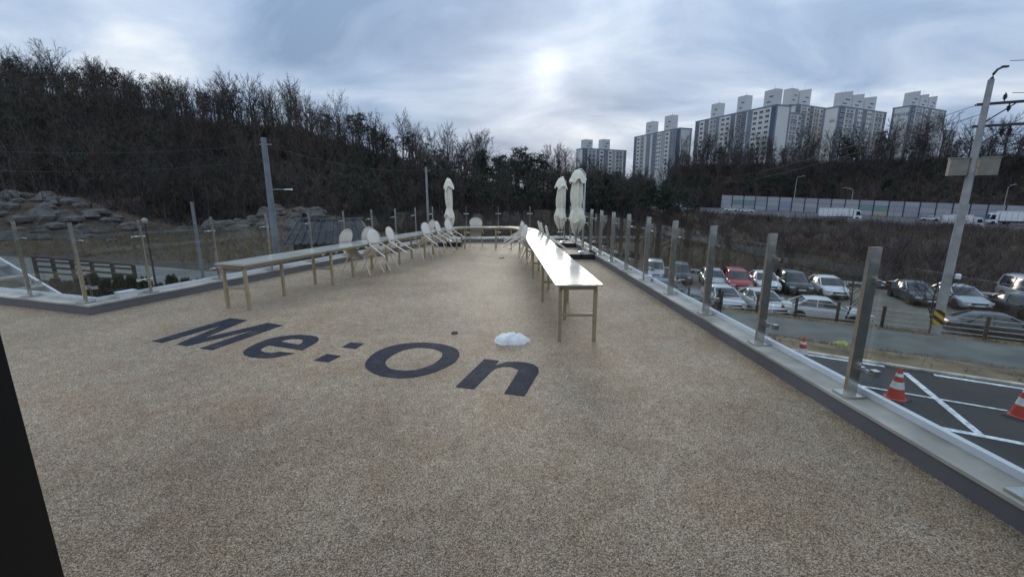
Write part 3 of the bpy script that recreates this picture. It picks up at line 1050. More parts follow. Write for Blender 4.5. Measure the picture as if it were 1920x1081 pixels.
# ------------------------------------------------------------------ folded parasols
def parasol(loc, top, label, mast_off, seed, k_=1.0):
    rng = random.Random(seed)
    t = thing('folded_parasol', label, 'parasol', (loc[0], loc[1], 0), 0, 'folded cream parasols')
    for sx in (-1, 1):
        for sy in (-1, 1):
            MB().box((mast_off[0] * 0.5 + sx * 0.235, mast_off[1] * 0.5 + sy * 0.235, 0.075), (0.455, 0.455, 0.15), top=0.97).build('weight_slab', M_base, t)
    mx, my = mast_off
    b = MB()
    b.lathe([(0.13, 0.15), (0.13, 0.165), (0.05, 0.18), (0.03, 0.2)], 20, c=(mx, my, 0))
    b.build('foot_plate', M_chrome, t, smooth=True)
    b = MB()
    b.tube([(mx, my, 0.17), (mx, my, top - 0.08)], 0.030, 12)
    b.build('mast', M_chrome, t, smooth=True)
    b = MB()
    b.tube([(mx, my, top - 0.12), (mx * 0.5, my * 0.5, top + 0.02), (0, 0, top + 0.015)], 0.022, 8)
    b.tube([(mx * 1.0, my, 1.15), (mx * 0.55, my * 0.55, top - 0.25)], 0.016, 8)
    b.build('arm', M_chrome, t, smooth=True)
    b = MB()
    b.tube([(mx * 1.05, my, 0.98), (mx * 1.05 + 0.12, my, 0.98), (mx * 1.05 + 0.12, my, 0.9)], 0.011, 6)
    b.build('crank_handle', M_chrome, t, smooth=True)
    ph = [rng.uniform(0, 6.28) for _ in range(6)]
    def pleat(amp):
        return lambda a, z, i: k_ * (1 + amp * 1.3 * (abs(math.sin(4 * a + ph[0] + 0.5 * math.sin(z * 3))) - 0.6) + amp * 0.55 * math.sin(5 * a + ph[1] + z * 2) + amp * 0.3 * math.sin(13 * a + ph[2]))
    H = top
    n = 64
    prof = [(0.11, H - 0.22), (0.135, H - 0.36), (0.15, H - 0.50), (0.155, H - 0.65), (0.15, H - 0.80), (0.135, H - 0.92), (0.118, H - 1.00), (0.116, H - 1.03), (0.145, H - 1.12), (0.19, H - 1.26), (0.20, H - 1.38), (0.165, H - 1.50), (0.11, H - 1.62), (0.05, H - 1.70)]
    b = MB()
    b.lathe(prof, n, fn=pleat(0.21))
    # ragged lower hem: pull vertices of the last rings up and down by direction
    for k in range(len(b.v)):
        i = k // n
        a = 2 * math.pi * (k % n) / n
        x, y, z = b.v[k]
        fall = max(0.0, (H - 1.22 - z) / 0.45)
        b.v[k] = (x + 0.02 * math.sin(z * 4 + ph[3]), y + 0.02 * math.sin(z * 3.1 + ph[4]), z + fall * 0.07 * math.sin(2 * a + ph[3]) + fall * 0.05 * math.sin(5 * a + ph[5]))
    cnp = b.build('canopy', M_canvas, t, smooth=38)
    # loose flap hanging over the lower gather
    b = MB()
    b.lathe([(0.125, H - 1.02), (0.17, H - 1.14), (0.212, H - 1.28), (0.222, H - 1.34), (0.215, H - 1.34), (0.16, H - 1.15)], n, fn=pleat(0.13))
    for k in range(len(b.v)):
        a = 2 * math.pi * (k % n) / n
        x, y, z = b.v[k]
        fall = max(0.0, (H - 1.08 - z) / 0.28)
        b.v[k] = (x, y, z + fall * (0.07 * math.sin(a + ph[4]) + 0.05 * math.sin(4 * a + ph[1])))
    b.build('hem_flap', M_canvas, cnp, smooth=38)
    MB().lathe([(0.130, H - 1.035), (0.132, H - 0.985), (0.126, H - 0.985), (0.124, H - 1.035)], 32, fn=pleat(0.05)).build('strap', M_canvas, cnp, smooth=True)
    # wind hood
    b = MB()
    b.lathe([(0.02, H + 0.01), (0.07, H), (0.10, H - 0.02), (0.16, H - 0.13), (0.225, H - 0.29), (0.232, H - 0.31), (0.222, H - 0.30), (0.15, H - 0.15)], n, fn=lambda a, z, i: k_ * (1 + (0.12 * (abs(math.sin(3 * a + ph[2])) * 2 - 1.2) + 0.05 * math.sin(9 * a + ph[0])) * min(1, (H - z) * 5)))
    for k in range(len(b.v)):
        a = 2 * math.pi * (k % n) / n
        x, y, z = b.v[k]
        fall = max(0.0, (H - 0.10 - z) / 0.17)
        b.v[k] = (x, y, z + fall * (0.045 * math.sin(4 * a + ph[5]) + 0.02 * math.sin(7 * a)))
    b.build('hood', M_canvas, t, smooth=38)
    return t


parasol((-2.22, 15.35), 2.33, 'folded cream parasol standing behind the left row in the far corner', (-0.1, 0.18), 3, .78)
parasol((1.68, 15.05), 2.34, 'folded cream parasol beside the far end of the car park railing', (0.18, 0.22), 5, .9)
parasol((1.83, 12.25), 2.44, 'taller folded cream parasol with bright mast next to the right row', (0.22, 0.10), 8)

# ------------------------------------------------------------------ fence, poles, lamps
def fence():
    t = thing('rail_fence', 'brown post fence with four pale rails beside the path', 'fence')
    pm = MB().box((0, 0, 0.58), (0.13, 0.13, 1.16)).box((0, 0, 1.18), (0.16, 0.16, 0.05)).mesh('post', M_woodrail)
    rm = MB()
    rm.tube([(0.07, 0, 0), (1.93, 0, 0)], 0.028, 6)
    rmesh = rm.mesh('rail', M_rail, smooth=True)
    p = -16.0
    while p < 40:
        c = PQ(p, 29.75, -5.32)
        link('post', pm, t, c, RD)
        for z in (0.22, 0.48, 0.74, 1.0):
            link('rail', rmesh, t, c + Vector((0, 0, z)), RD)
        p += 2.0


fence()
# low white guard rail behind the parked cars
t = thing('guard_rail', 'low white guard rail behind the parked cars below the scrub', 'guard rail')
gm = MB().box((0, 0, 0.28), (0.09, 0.09, 0.56)).mesh('post', M_rail)
for i in range(22):
    c = PQ(-16 + i * 2.6, 45.4, -5.9)
    link('post', gm, t, c, RD)
for i in range(21):
    c = PQ(-16 + i * 2.6, 45.4, -5.9)
    MB().box((1.3, -0.06, 0.5), (2.58, 0.03, 0.16)).build('beam', M_white, t, loc=c, rz=RD)


def mat_stripes():
    m = bpy.data.materials.new('hazard_sleeve')
    m.use_nodes = True
    nd, lk = m.node_tree.nodes, m.node_tree.links
    p = nd['Principled BSDF']
    tcn = N(nd, 'ShaderNodeTexCoord')
    mp = N(nd, 'ShaderNodeMapping')
    mp.inputs['Rotation'].default_value = (0, R(-38), 0)
    lk.new(tcn.outputs['Object'], mp.inputs[0])
    sx = N(nd, 'ShaderNodeSeparateXYZ')
    lk.new(mp.outputs[0], sx.inputs[0])
    fr = math_node(nd, lk, 'FRACT', math_node(nd, lk, 'MULTIPLY', sx.outputs[2], 3.0))
    gt = math_node(nd, lk, 'GREATER_THAN', fr, 0.5)
    lk.new(mixc(nd, lk, gt, (0.015, 0.015, 0.015), (0.62, 0.36, 0.02)), p.inputs['Base Color'])
    p.inputs['Roughness'].default_value = 0.6
    return m


M_haz = mat_stripes()


def insulator(parent, loc, up=1, s=1.0):
    b = MB()
    b.lathe([(0.03 * s, 0), (0.03 * s, 0.08 * s), (0.09 * s, 0.10 * s), (0.05 * s, 0.15 * s), (0.09 * s, 0.17 * s), (0.05 * s, 0.22 * s), (0.08 * s, 0.24 * s), (0.03 * s, 0.30 * s), (0.02 * s, 0.36 * s)], 10)
    o = b.build('insulator', M_dark, parent, smooth=True, loc=loc)
    if up < 0:
        o.rotation_euler = (math.pi, 0, 0)
    return o


pl = thing('utility_pole', 'tall concrete utility pole with yellow and black hazard band', 'utility pole', (22.12, 21.3, -5.9), RD)
MB().tube([(0, 0, -0.4), (0, 0, 5), (0.02, 0, 12.9)], [0.215, 0.185, 0.115], 16).build('shaft', M_conc, pl, smooth=True)
MB().tube([(0, 0, 1.15), (0, 0, 1.95)], [0.216, 0.212], 18).build('hazard_band', M_haz, pl, smooth=True)
lampc = MB()
lampc.tube([(0.02, 0, 12.7), (0.03, 0, 12.95), (0.07, 0.04, 13.15), (0.18, 0.10, 13.33), (0.36, 0.2, 13.43)], [0.10, 0.075, 0.06, 0.05, 0.045], 10)
lp = lampc.build('lamp_arm', M_dark, pl, smooth=True)
MB().box((0.45, 0.25, 13.45), (0.26, 0.12, 0.08), rz=0.5).build('lamp_head', M_dark, lp)
for z, yaw in ((11.85, 0.0), (10.87, 0.0)):
    arm = MB().box((1.05, 0, z), (2.7, 0.09, 0.10)).box((1.05, 0.20, z), (2.7, 0.05, 0.08)).build('cross_arm', M_dark, pl)
    MB().tube([(0.05, 0, z - 0.85), (1.0, 0, z - 0.06)], 0.03, 6).build('brace', M_dark, arm)
for x in (0.6, 1.35, 2.1):
    insulator(pl, (x, 0, 11.92))
    insulator(pl, (x + 0.2, 0.0, 11.78), -1)
for x in (0.75, 1.0, 1.6, 1.9):
    insulator(pl, (x, 0, 10.80), -1, 1.2)
M_box = mat('weathered_box', (0.23, 0.22, 0.18), 0.7, var=0.12)
# transformer panels either side of the shaft
for dx, lab in ((-0.55, 'a'), (0.62, 'b')):
    bx = MB().box((dx * .9, 0.02, 9.02), (0.66, 0.4, 0.8)).box((dx * .9, 0.02, 9.44), (0.72, 0.46, 0.05)).build('equipment_box', M_box, pl)
for x in (-0.75, 0.3, 0.6):
    insulator(pl, (x, 0, 9.5), 1, 1.2)
for k in range(12):
    z = 5.6 + k * 0.42
    MB().tube([((-0.33 if k % 2 else 0.12), 0, z), ((-0.12 if k % 2 else 0.33), 0, z)], 0.012, 5).build('climbing_step', M_dark, pl)
MB().lathe([(0.12, 0), (0.12, 0.2), (0.08, 0.24), (0.0, 0.25)], 12).build('dome_camera', M_white, pl, smooth=True, loc=(0.34, -0.1, 3.6))


def cable(name, a, c, sag, label, r=0.014, group='overhead cables'):
    a, c = Vector(a), Vector(c)
    pts = []
    for k in range(17):
        t = k / 16
        p = a.lerp(c, t)
        p.z -= sag * 4 * t * (1 - t)
        pts.append(p)
    tag(MB().tube(pts, r, 5).build(name, M_wire, None, smooth=True), label, 'cable', group)


P0 = Vector((22.12, 21.3, -5.9))
cable('cable', P0 + Vector((-0.1, 0, 11.9)), (52, 108, 6.5), 0.8, 'upper cable running from the hazard band pole towards the far wood')
cable('cable', P0 + Vector((-0.1, 0, 11.4)), (54, 112, 5.4), 0.9, 'lower cable running from the hazard band pole towards the far wood')
cable('cable', P0 + Vector((0.7, -.4, 12.25)), P0 + Vector((22, -13.5, 12.0)), 0.7, 'cable leaving the upper cross arm of the hazard band pole')
cable('cable', P0 + Vector((0.7, -.4, 10.45)), P0 + Vector((22, -13.5, 10.4)), 0.8, 'cable leaving the lower cross arm of the hazard band pole')
cable('cable', P0 + Vector((0.7, 0, 13.7)), P0 + Vector((22, -13.0, 13.2)), 0.5, 'cable leaving the lamp arm of the hazard band pole')
cable('cable', P0 + Vector((-0.65, 0.4, 9.95)), P0 + Vector((1.4, -.8, 10.4)), 0.3, 'slack jumper cable hanging under the lower cross arm', 0.012)
cable('cable', P0 + Vector((0.55, -.3, 9.95)), P0 + Vector((1.7, -1.0, 11.5)), 0.2, 'jumper cable rising between the two cross arms', 0.012)


def plain_pole(name, label, loc, h, r0, r1, material, lamp=None, arm=True):
    t = thing(name, label, 'utility pole', loc, 0.1)
    MB().tube([(0, 0, -0.3), (0, 0, h * 0.5), (0, 0, h)], [r0, (r0 + r1) / 2, r1], 14).build('shaft', material, t, smooth=True)
    if arm:
        MB().box((0.1, 0, h - 0.55), (1.0, 0.07, 0.08)).build('cross_arm', M_rail, t)
        for x in (-0.3, 0.5):
            insulator(t, (x, 0, h - 0.5))
        insulator(t, (-0.22, 0, h - 1.5), 1, 1.2)
    if lamp:
        a = MB().tube([(0, 0, lamp), (0.6, 0, lamp + 0.05), (1.3, 0, lamp + 0.05)], 0.035, 8).build('lamp_arm', M_rail, t, smooth=True)
        MB().box((1.6, 0, lamp + 0.05), (0.7, 0.2, 0.1), top=0.8).build('lamp_head', M_white, a)
    return t


M_bluepole = mat("blue_grey_concrete", (0.20, 0.225, 0.24), 0.75, var=0.12, scale=1.5)
plain_pole('utility_pole', 'pale concrete utility pole with street lamp arm beyond the left table row', (-21.5, 38.8, -3.9), 10.6, 0.30, 0.22, M_bluepole, 6.2)
plain_pole('lamp_post', 'slim blue grey post between the pole and the left railing', (-20.1, 27.3, -3.9), 5.3, 0.10, 0.085, M_bluepole, None, False)
plain_pole('utility_pole', 'distant concrete utility pole in front of the wooded slope', (-13.6, 70.0, -3.5), 9.8, 0.20, 0.15, M_conc)
cable('cable', (-21.5, 38.8, 6.1), (-13.6, 70, 5.9), 0.9, 'cable slung from the pale lamp pole to the distant pole', 0.02)
cable('cable', (-21.5, 38.8, 6.1), (-75, 52, 8.5), 1.2, 'cable slung from the pale lamp pole along the hill foot', 0.02)
cable('cable', (-21.5, 38.8, 4.8), (-75, 52, 6.0), 1.2, 'lower cable slung from the pale lamp pole along the hill foot', 0.02)
cable('cable', (-13.6, 70, 3.6), (24, 84, 1.8), 1.5, 'cable slung from the distant pole across the dry field', 0.02)


def street_lamp(loc, h, yaw, label):
    t = thing('street_lamp', label, 'street lamp', loc, yaw, 'motorway lamps')
    MB().tube([(0, 0, -0.3), (0, 0, h * 0.6), (0, 0, h - 0.5), (0.35, 0, h), (2.0, 0, h + 0.35)], [0.13, 0.10, 0.085, 0.08, 0.06], 8).build('column', M_rail, t, smooth=True)
    MB().box((2.35, 0, h + 0.42), (0.9, 0.28, 0.14)).build('lamp_head', M_cap, t)


def hwp(p, q, dz=0.0):
    v = PQ(p, q)
    v.z = float(hw_z(p, q)) + dz
    return v


for p, q, h, yaw, lab in ((7.5, 192.0, 12.5, 0.0, 'lamp leaning over the left part of the noise barrier'), (62.0, 192.2, 11, 0.1, 'lamp leaning over the right part of the noise barrier'), (20, 156.8, 9, 2.0, 'lamp on the near shoulder behind the first lorry')):
    street_lamp(hwp(p, q), h, yaw, lab)

# globe garden lamp on the left
t = thing('garden_lamp', 'garden lamp with white globe by the grey lane', 'lamp', (-21.3, 25.0, -3.9))
MB().tube([(0, 0, 0), (0, 0, 4.1)], [0.06, 0.04], 10).build('column', M_dark, t, smooth=True)
MB().lathe([(0.05, 4.08), (0.11, 4.12), (0.15, 4.22), (0.14, 4.32), (0.07, 4.40), (0.0, 4.42)], 14).build('globe', M_rail, t, smooth=True)

# noise barrier: posts and coloured panels, each its own piece
nb = thing('noise_barrier', 'long grey panelled noise barrier along the far side of the motorway', 'noise barrier')
M_nb = [mat("barrier_grey", (0.30, 0.30, 0.33), 0.6, var=0.06), mat("barrier_pale", (0.36, 0.355, 0.37), 0.6, var=0.06), mat("barrier_green", (0.16, 0.27, 0.25), 0.6, var=0.06), mat("barrier_blue", (0.24, 0.30, 0.37), 0.6, var=0.06), mat("barrier_brown", (0.26, 0.21, 0.19), 0.6, var=0.06), mat("barrier_cream", (0.36, 0.35, 0.27), 0.6, var=0.06)]
rng = random.Random(11)
npm = MB().box((0, 0, 2.6), (0.28, 0.32, 5.4)).mesh('post', M_dark)
ang_nb = RD
pan = {}
for i in range(34):
    p = -17 + i * 4.0
    a = hwp(p, 193.4)
    c = hwp(p + 4.0, 193.4)
    link('post', npm, nb, a, RD)
    slope = math.atan2(c.z - a.z, 4.0)
    for k in range(3):
        key = rng.choices([0, 1, 2, 3, 4, 5], [12, 14, .15, .15, .15, .25])[0] if k != 1 else rng.choices([0, 1, 2, 3, 4, 5], [12, 14, .3, .15, .15, .2])[0]
        if i in (1, 2, 11, 12) and k == 1:
            key = 2
        if key not in pan:
            pan[key] = MB().box((2.0, 0, 0.84), (3.70, 0.14, 1.66)).mesh('panel', M_nb[key])
        o = link('panel', pan[key], nb, a + Vector((0, 0, 0.05 + 1.72 * k)), RD)
        o.rotation_euler = (0, -slope, RD)

# guard rail on the near shoulder of the motorway
t = thing('guard_rail', 'pale guard rail on the near shoulder of the motorway above the scrub', 'guard rail')
for i in range(44):
    p = -70 + i * 4.0
    a, c = hwp(p, 158.3, 0.7), hwp(p + 3.96, 158.3, 0.7)
    d = Vector((0, 0, 0.16))
    n = PQ(0, 0.06)
    MB().add([a - d - n, c - d - n, c + d - n, a + d - n, a - d + n, c - d + n, c + d + n, a + d + n], [(0, 1, 2, 3), (7, 6, 5, 4), (0, 4, 5, 1), (3, 2, 6, 7), (0, 3, 7, 4), (1, 5, 6, 2)]).build('beam', M_rail, t)
    MB().box(tuple(a + Vector((0, 0, -0.35)) + PQ(0, 0.18)), (0.14, 0.14, 0.9), rz=RD).build('post', M_rail, t)

# ------------------------------------------------------------------ vehicles
PAINT = {}


def paint_mat(key, c, rough=0.34, metal=0.0):
    if key not in PAINT:
        PAINT[key] = mat('paint_' + key, c, rough, metal, var=0.04, scale=1.5, coat=0.25)
    return PAINT[key]


SHAPES = {
    'sedan': dict(st=[(-2.36, .62, .62, .48), (-2.33, .80, .76, .40), (-2.24, .93, .83, .34), (-1.85, 1.0, .88, .28), (-1.2, .985, .905, .25), (0, .95, .91, .25), (1.0, .93, .91, .25), (1.55, .88, .895, .25), (2.0, .79, .85, .26), (2.22, .70, .78, .30), (2.33, .58, .68, .36), (2.36, .48, .58, .42)],
                  gh=(-1.85, -1.05, 0.20, 1.12, 0.94, 1.44, 0.80, 0.60), wb=(-1.42, 1.42), wr=.325),
    'suv': dict(st=[(-2.22, .70, .64, .50), (-2.20, .90, .80, .42), (-2.12, 1.06, .86, .36), (-1.6, 1.08, .91, .32), (-.6, 1.06, .925, .30), (.5, 1.05, .925, .30), (1.1, 1.05, .92, .30), (1.6, 1.0, .90, .30), (1.98, .92, .86, .32), (2.15, .80, .80, .34), (2.24, .64, .70, .38), (2.26, .5, .6, .44)],
                gh=(-2.12, -1.85, 0.25, 1.08, 1.05, 1.66, 0.83, 0.64), wb=(-1.32, 1.36), wr=.36),
    'van': dict(st=[(-2.55, .72, .70, .50), (-2.53, .95, .84, .42), (-2.48, 1.12, .90, .36), (-1.6, 1.14, .95, .30), (-.5, 1.13, .96, .30), (.8, 1.12, .96, .30), (1.6, 1.10, .95, .30), (2.05, 1.0, .90, .30), (2.35, .86, .83, .33), (2.5, .68, .73, .38), (2.55, .52, .62, .44)],
                gh=(-2.48, -2.32, 0.85, 1.75, 1.12, 1.92, 0.87, 0.70), wb=(-1.55, 1.65), wr=.35),
}


def wheel_mesh(r):
    ty = MB().lathe([(r * .66, -.1), (r * .93, -.105), (r, -.075), (r, .075), (r * .93, .105), (r * .66, .1)], 20, axis='Y').mesh('tyre', M_tyre, smooth=True)
    b = MB()
    b.lathe([(0.02, -.06), (r * .68, -.06), (r * .68, .085), (r * .6, .092), (r * .56, .05), (0.02, .05)], 20, axis='Y')
    for k in range(5):
        t = 2 * math.pi * k / 5
        b.box((0, 0, 0), (r * .14, .03, r * .56), mat4=Matrix.Rotation(t, 4, 'Y') @ Matrix.Translation((0, .075, r * .32)))
    return ty, b.mesh('rim', M_rim, smooth=30)


_wm = {}


def make_car(shape, pk):
    S = SHAPES[shape]
    paintm = PAINT[pk]
    root = link('parked_car', None)
    rings = []
    for x, zt, w, zb in S['st']:
        h = zt - zb
        half = [(0.0, zt + .012), (w * .55, zt + .006), (w * .84, zt - .02), (w * .955, zt - .07 * h / .6 - .02), (w, zb + h * .58), (w * .985, zb + h * .25), (w * .93, zb + .04), (w * .80, zb)]
        ring = [Vector((x, y, z)) for y, z in half] + [Vector((x, -y, z)) for y, z in half[:0:-1]]
        rings.append(ring)
    body = MB().loft(rings).build('body', paintm, root, smooth=35)
    x0, x1, x2, x3, zb, zt, wb_, wt = S['gh']
    def pt(x, y, z): return Vector((x, y, z))
    zm = zt - .055
    def lw(z): return wb_ + (wt - wb_) * ((z - zb) / (zt - zb)) ** 1.3
    # glasshouse
    g = MB()
    rows = []
    for z in (zb - .05, zb + (zt - zb) * .35, zb + (zt - zb) * .7, zm):
        k = (z - zb) / (zt - zb)
        xr, xf = x0 + (x1 - x0) * k, x3 + (x2 - x3) * k
        w = lw(z) if z > zb else wb_
        rows.append([pt(xr, -w * .88, z), pt(xr + .14, -w, z), pt(xf - .22, -w, z), pt(xf, -w * .80, z), pt(xf + .05, 0, z), pt(xf, w * .80, z), pt(xf - .22, w, z), pt(xr + .14, w, z), pt(xr, w * .88, z), pt(xr - .03, 0, z)])
    g.loft(rows)
    g.build('window_glass', M_cglass, root, smooth=50)
    # roof skin and pillars in body colour
    rf = MB()
    rr = []
    for k, (xx, dz) in enumerate(((x1 - .06, -.055), (x1 + .1, -.012), ((x1 + x2) / 2, .012), (x2 - .1, -.008), (x2 + .06, -.055))):
        w = wt * (1.0 if 0 < k < 4 else .93)
        rr.append([pt(xx, -w - .012, zt + min(dz, -.03) - .02), pt(xx, -w * .86, zt + dz), pt(xx, 0, zt + dz + .018), pt(xx, w * .86, zt + dz), pt(xx, w + .012, zt + min(dz, -.03) - .02), pt(xx, 0, zt + dz - .05)])
    rf.loft(rr)
    rf.build('roof', paintm, root, smooth=50)
    for s in (-1, 1):
        kf = lambda z: (z - zb) / (zt - zb)
        def ed(front, z):
            k = kf(z)
            return (x3 + (x2 - x3) * k - .17) if front else (x0 + (x1 - x0) * k + .12)
        for front in (True, False):
            pts = [pt(ed(front, z), s * (lw(z) if z > zb else wb_) * (1.0), z) for z in (zb - .03, zb + (zt - zb) * .5, zt - .05)]
            MB().tube(pts, [.055, .045, .04] if front else [.10, .08, .06], 6).build('pillar', paintm, root, smooth=True)
        xm = (x1 + x2) / 2 - .05
        MB().tube([pt(xm - .05, s * (wb_ + .004), zb - .02), pt(xm, s * (lw(zt - .06)), zt - .05)], .035, 6).build('pillar', paintm, root, smooth=True)
    # wheels with dark arches
    r_ = S['wr']
    if r_ not in _wm:
        _wm[r_] = wheel_mesh(r_)
    W = max(s[2] for s in S['st'])
    for x in S['wb']:
        for s in (-1, 1):
            wh = link('wheel', MB().lathe([(r_ + .07, -.006), (r_ + .07, .006), (.05, .006), (.05, -.006)], 18, axis='Y').mesh('wheel_arch', M_trim), root, (x, s * (W - .012), r_ + .01), 0 if s > 0 else math.pi)
            link('tyre', _wm[r_][0], wh, (0, -.075, 0))
            link('rim', _wm[r_][1], wh, (0, -.075, 0))
    # lamps, grille, plates, mirrors, sills
    xf = S['st'][-1][0]
    zf = S['st'][-3][1]
    for s in (-1, 1):
        MB().box((xf - .16, s * .63, zf - .03), (.26, .30, .10), rz=-s * .42).build('headlight', M_lamp, root)
        MB().box((S['st'][0][0] + .09, s * .66, S['st'][2][1] - .10), (.16, .34, .13), rz=s * .28).build('tail_light', M_tail, root)
        MB().box((x3 - .42, s * (W + .06), zb + .09), (.12, .20, .13), top=.85).build('mirror', paintm, root)
        MB().box((0, s * (W * .93), .29), (2.0, .05, .10)).build('side_sill', M_trim, root)
    MB().box((xf - .035, 0, zf - .10), (.10, .86, .12)).build('grille', M_trim, root)
    MB().box((xf - .05, 0, .40), (.14, 1.1, .13)).build('lower_intake', M_trim, root)
    MB().box((xf + .022, 0, zf - .20), (.02, .52, .11)).build('number_plate', M_plate, root)
    MB().box((S['st'][0][0] - .012, 0, S['st'][1][1] - .04), (.02, .52, .11)).build('number_plate', M_plate, root)
    return root


paint_mat('silver', (0.42, 0.44, 0.47), .3, .5)
paint_mat('white', (0.62, 0.63, 0.64))
paint_mat('red', (0.36, 0.012, 0.028))
paint_mat('black', (0.012, 0.012, 0.014), .2)
paint_mat('charcoal', (0.045, 0.048, 0.055), .28, .3)
paint_mat('blue_grey', (0.17, 0.21, 0.27), .3, .4)
_cars = {}
fwd = math.atan2(-0.95, -0.30)
back = fwd + math.pi
fr_dir = RD


def place_car(shape, pk, bump, yaw, label, z=-5.9, group='parked cars', nose=True, name=None):
    """bump: where the front (or, nose=False, the centre) stands on the ground"""
    key = (shape, pk)
    if key not in _cars:
        c = _cars[key] = make_car(shape, pk)
    else:
        c = dup(_cars[key])
    L = 2.3 if nose else 0
    c.location = (bump[0] - math.cos(yaw) * L, bump[1] - math.sin(yaw) * L, z)
    c.rotation_euler = (0, 0, yaw)
    if name:
        c.name = name
    tag(c, label, 'car', group)
    return c


place_car('suv', 'silver', (12.9, 38.0), fwd, 'silver sport utility car parked at the far end of the back row')
place_car('suv', 'charcoal', (14.75, 36.4), fwd, 'charcoal car parked between the far silver car and a silver hatchback')
place_car('sedan', 'silver', (16.9, 34.6), fwd, 'silver car parked left of the red car')
place_car('suv', 'red', (18.15, 32.9), fwd, 'red sport utility car parked in the back row')
place_car('sedan', 'white', (20.6, 33.2), fwd, 'pearl white car parked right of the red car')
place_car('suv', 'black', (22.3, 32.0), fwd, 'black car parked between two pale cars in the back row')
place_car('sedan', 'white', (24.4, 31.0), fwd, 'white saloon parked at the gap in the back row')
place_car('sedan', 'charcoal', (29.2, 28.9), fwd - .05, 'dark grey saloon parked left of the hazard band pole')
place_car('sedan', 'silver', (31.2, 27.6), fwd - .05, 'silver grey saloon half hidden behind the hazard band pole')
place_car('sedan', 'black', (34.0, 29.6), back, 'black saloon parked tail out with red lamps showing', nose=True)
place_car('van', 'silver', (36.2, 27.4), fwd - .1, 'silver minivan parked beside the black saloon')
place_car('suv', 'charcoal', (38.9, 29.8), fwd - .1, 'charcoal roof of a car behind the silver minivan')
fy = fwd + math.pi - .25
place_car('suv', 'blue_grey', tuple(PQ(-5.6, 32.5))[:2], RD + .1, 'blue grey car parked close behind the fence under the small trees', nose=False)
place_car('sedan', 'white', tuple(PQ(-2.2, 33.0))[:2], fwd + .2, 'white car nosing up to the fence, its bonnet under the rails', nose=False)
place_car('sedan', 'white', tuple(PQ(.2, 33.0))[:2], fwd + .25, 'white saloon behind the fence beside the walking person', nose=False)
place_car('sedan', 'white', tuple(PQ(3.6, 32.3))[:2], RD + .12, 'white car behind the fence under a bare small tree', nose=False)
place_car('sedan', 'charcoal', tuple(PQ(11.4, 32.6))[:2], RD + .08, 'dark grey saloon parked along the fence under the hazard band pole', nose=False)
place_car('suv', 'black', tuple(PQ(17.0, 32.6))[:2], RD + .05, 'black car parked along the fence at the end of the path', nose=False)


def on_road(o, p, q):
    v = hwp(p, q, 0.02)
    o.location = v


for p, q, yaw, sh, pk, lab in ((-11.5, 172, RD, 'sedan', 'white', 'white car driving on the motorway before the start of the barrier'), (-6.5, 170.5, RD, 'sedan', 'white', 'second white car close behind on the motorway'),
                               (43.0, 181.0, RD + math.pi, 'sedan', 'white', 'lone white car driving on the motorway between two lorries'), (-33.0, 166, RD, 'suv', 'black', 'black car on the motorway beside the small box truck')):
    c = place_car(sh, pk, (0, 0), yaw, lab, 0, 'cars on the motorway', False, 'driving_car')
    on_road(c, p, q)


def lorry(label, p, q, yaw, Lb, Hb, Wb, cabh, axles, cover=None):
    v = hwp(p, q, 0.02)
    t = thing('lorry', label, 'lorry', v, yaw, 'lorries on the motorway')
    zc = 1.0
    MB().box((-Lb / 2, 0, zc + Hb / 2), (Lb, Wb, Hb)).build('cargo_box', M_white, t)
    tr = MB()
    tr.box((-Lb / 2, 0, zc + .06), (Lb + .04, Wb + .04, .10))
    tr.box((-Lb / 2, 0, zc + Hb - .05), (Lb + .04, Wb + .04, .10))
    for k in range(int(Lb / 1.2) + 1):
        x = -min(Lb - .05, .05 + k * 1.2)
        for s in (-1, 1):
            tr.box((x, s * (Wb / 2 + .012), zc + Hb / 2), (.07, .03, Hb - .2))
    tr.build('box_rib', M_rail, t)
    MB().box((-Lb / 2 + .4, 0, .78), (Lb + 1.0, .9, .34)).build('chassis', M_trim, t)
    # cab with raked windscreen
    cb_ = MB()
    w = Wb / 2 * .96
    prof = [(.15, .5), (2.05, .5), (2.15, .9), (2.12, 1.35), (1.75, cabh - .25), (1.4, cabh), (.25, cabh + .05), (.15, cabh)]
    n = len(prof)
    vs_ = [(x, -w, z) for x, z in prof] + [(x, w, z) for x, z in prof]
    cb_.add(vs_, [tuple(range(n)), tuple(range(n, 2 * n))[::-1]] + [(i, n + i, n + (i + 1) % n, (i + 1) % n) for i in range(n)])
    cab = cb_.build('cab', M_white, t)
    MB().add([(2.13, -w * .9, 1.42), (2.13, w * .9, 1.42), (1.80, w * .85, cabh - .28), (1.80, -w * .85, cabh - .28), (2.09, -w * .9, 1.42), (2.09, w * .9, 1.42), (1.76, w * .85, cabh - .28), (1.76, -w * .85, cabh - .28)], [(0, 1, 2, 3), (7, 6, 5, 4), (0, 4, 5, 1), (3, 2, 6, 7), (0, 3, 7, 4), (1, 5, 6, 2)]).build('windscreen', M_cglass, cab)
    for s in (-1, 1):
        MB().add([(.75, s * (w + .01), 1.45), (1.85, s * (w + .01), 1.45), (1.6, s * (w + .01), cabh - .4), (.75, s * (w + .01), cabh - .4)], [(0, 1, 2, 3)]).build('side_window', M_cglass, cab)
        MB().box((2.12, s * w * .75, .78), (.1, .36, .2)).build('headlight', M_lamp, cab)
        MB().box((1.95, s * (w + .16), 1.75), (.1, .18, .5)).build('mirror', M_trim, cab)
    if .5 not in _wm:
        _wm[.5] = wheel_mesh(.5)
    for x in axles:
        for s in (-1, 1):
            wh = link('wheel', _wm[.5][0], t, (x, s * (Wb / 2 - .12), .5), 0 if s > 0 else math.pi)
            link('rim', _wm[.5][1], wh)
    return t


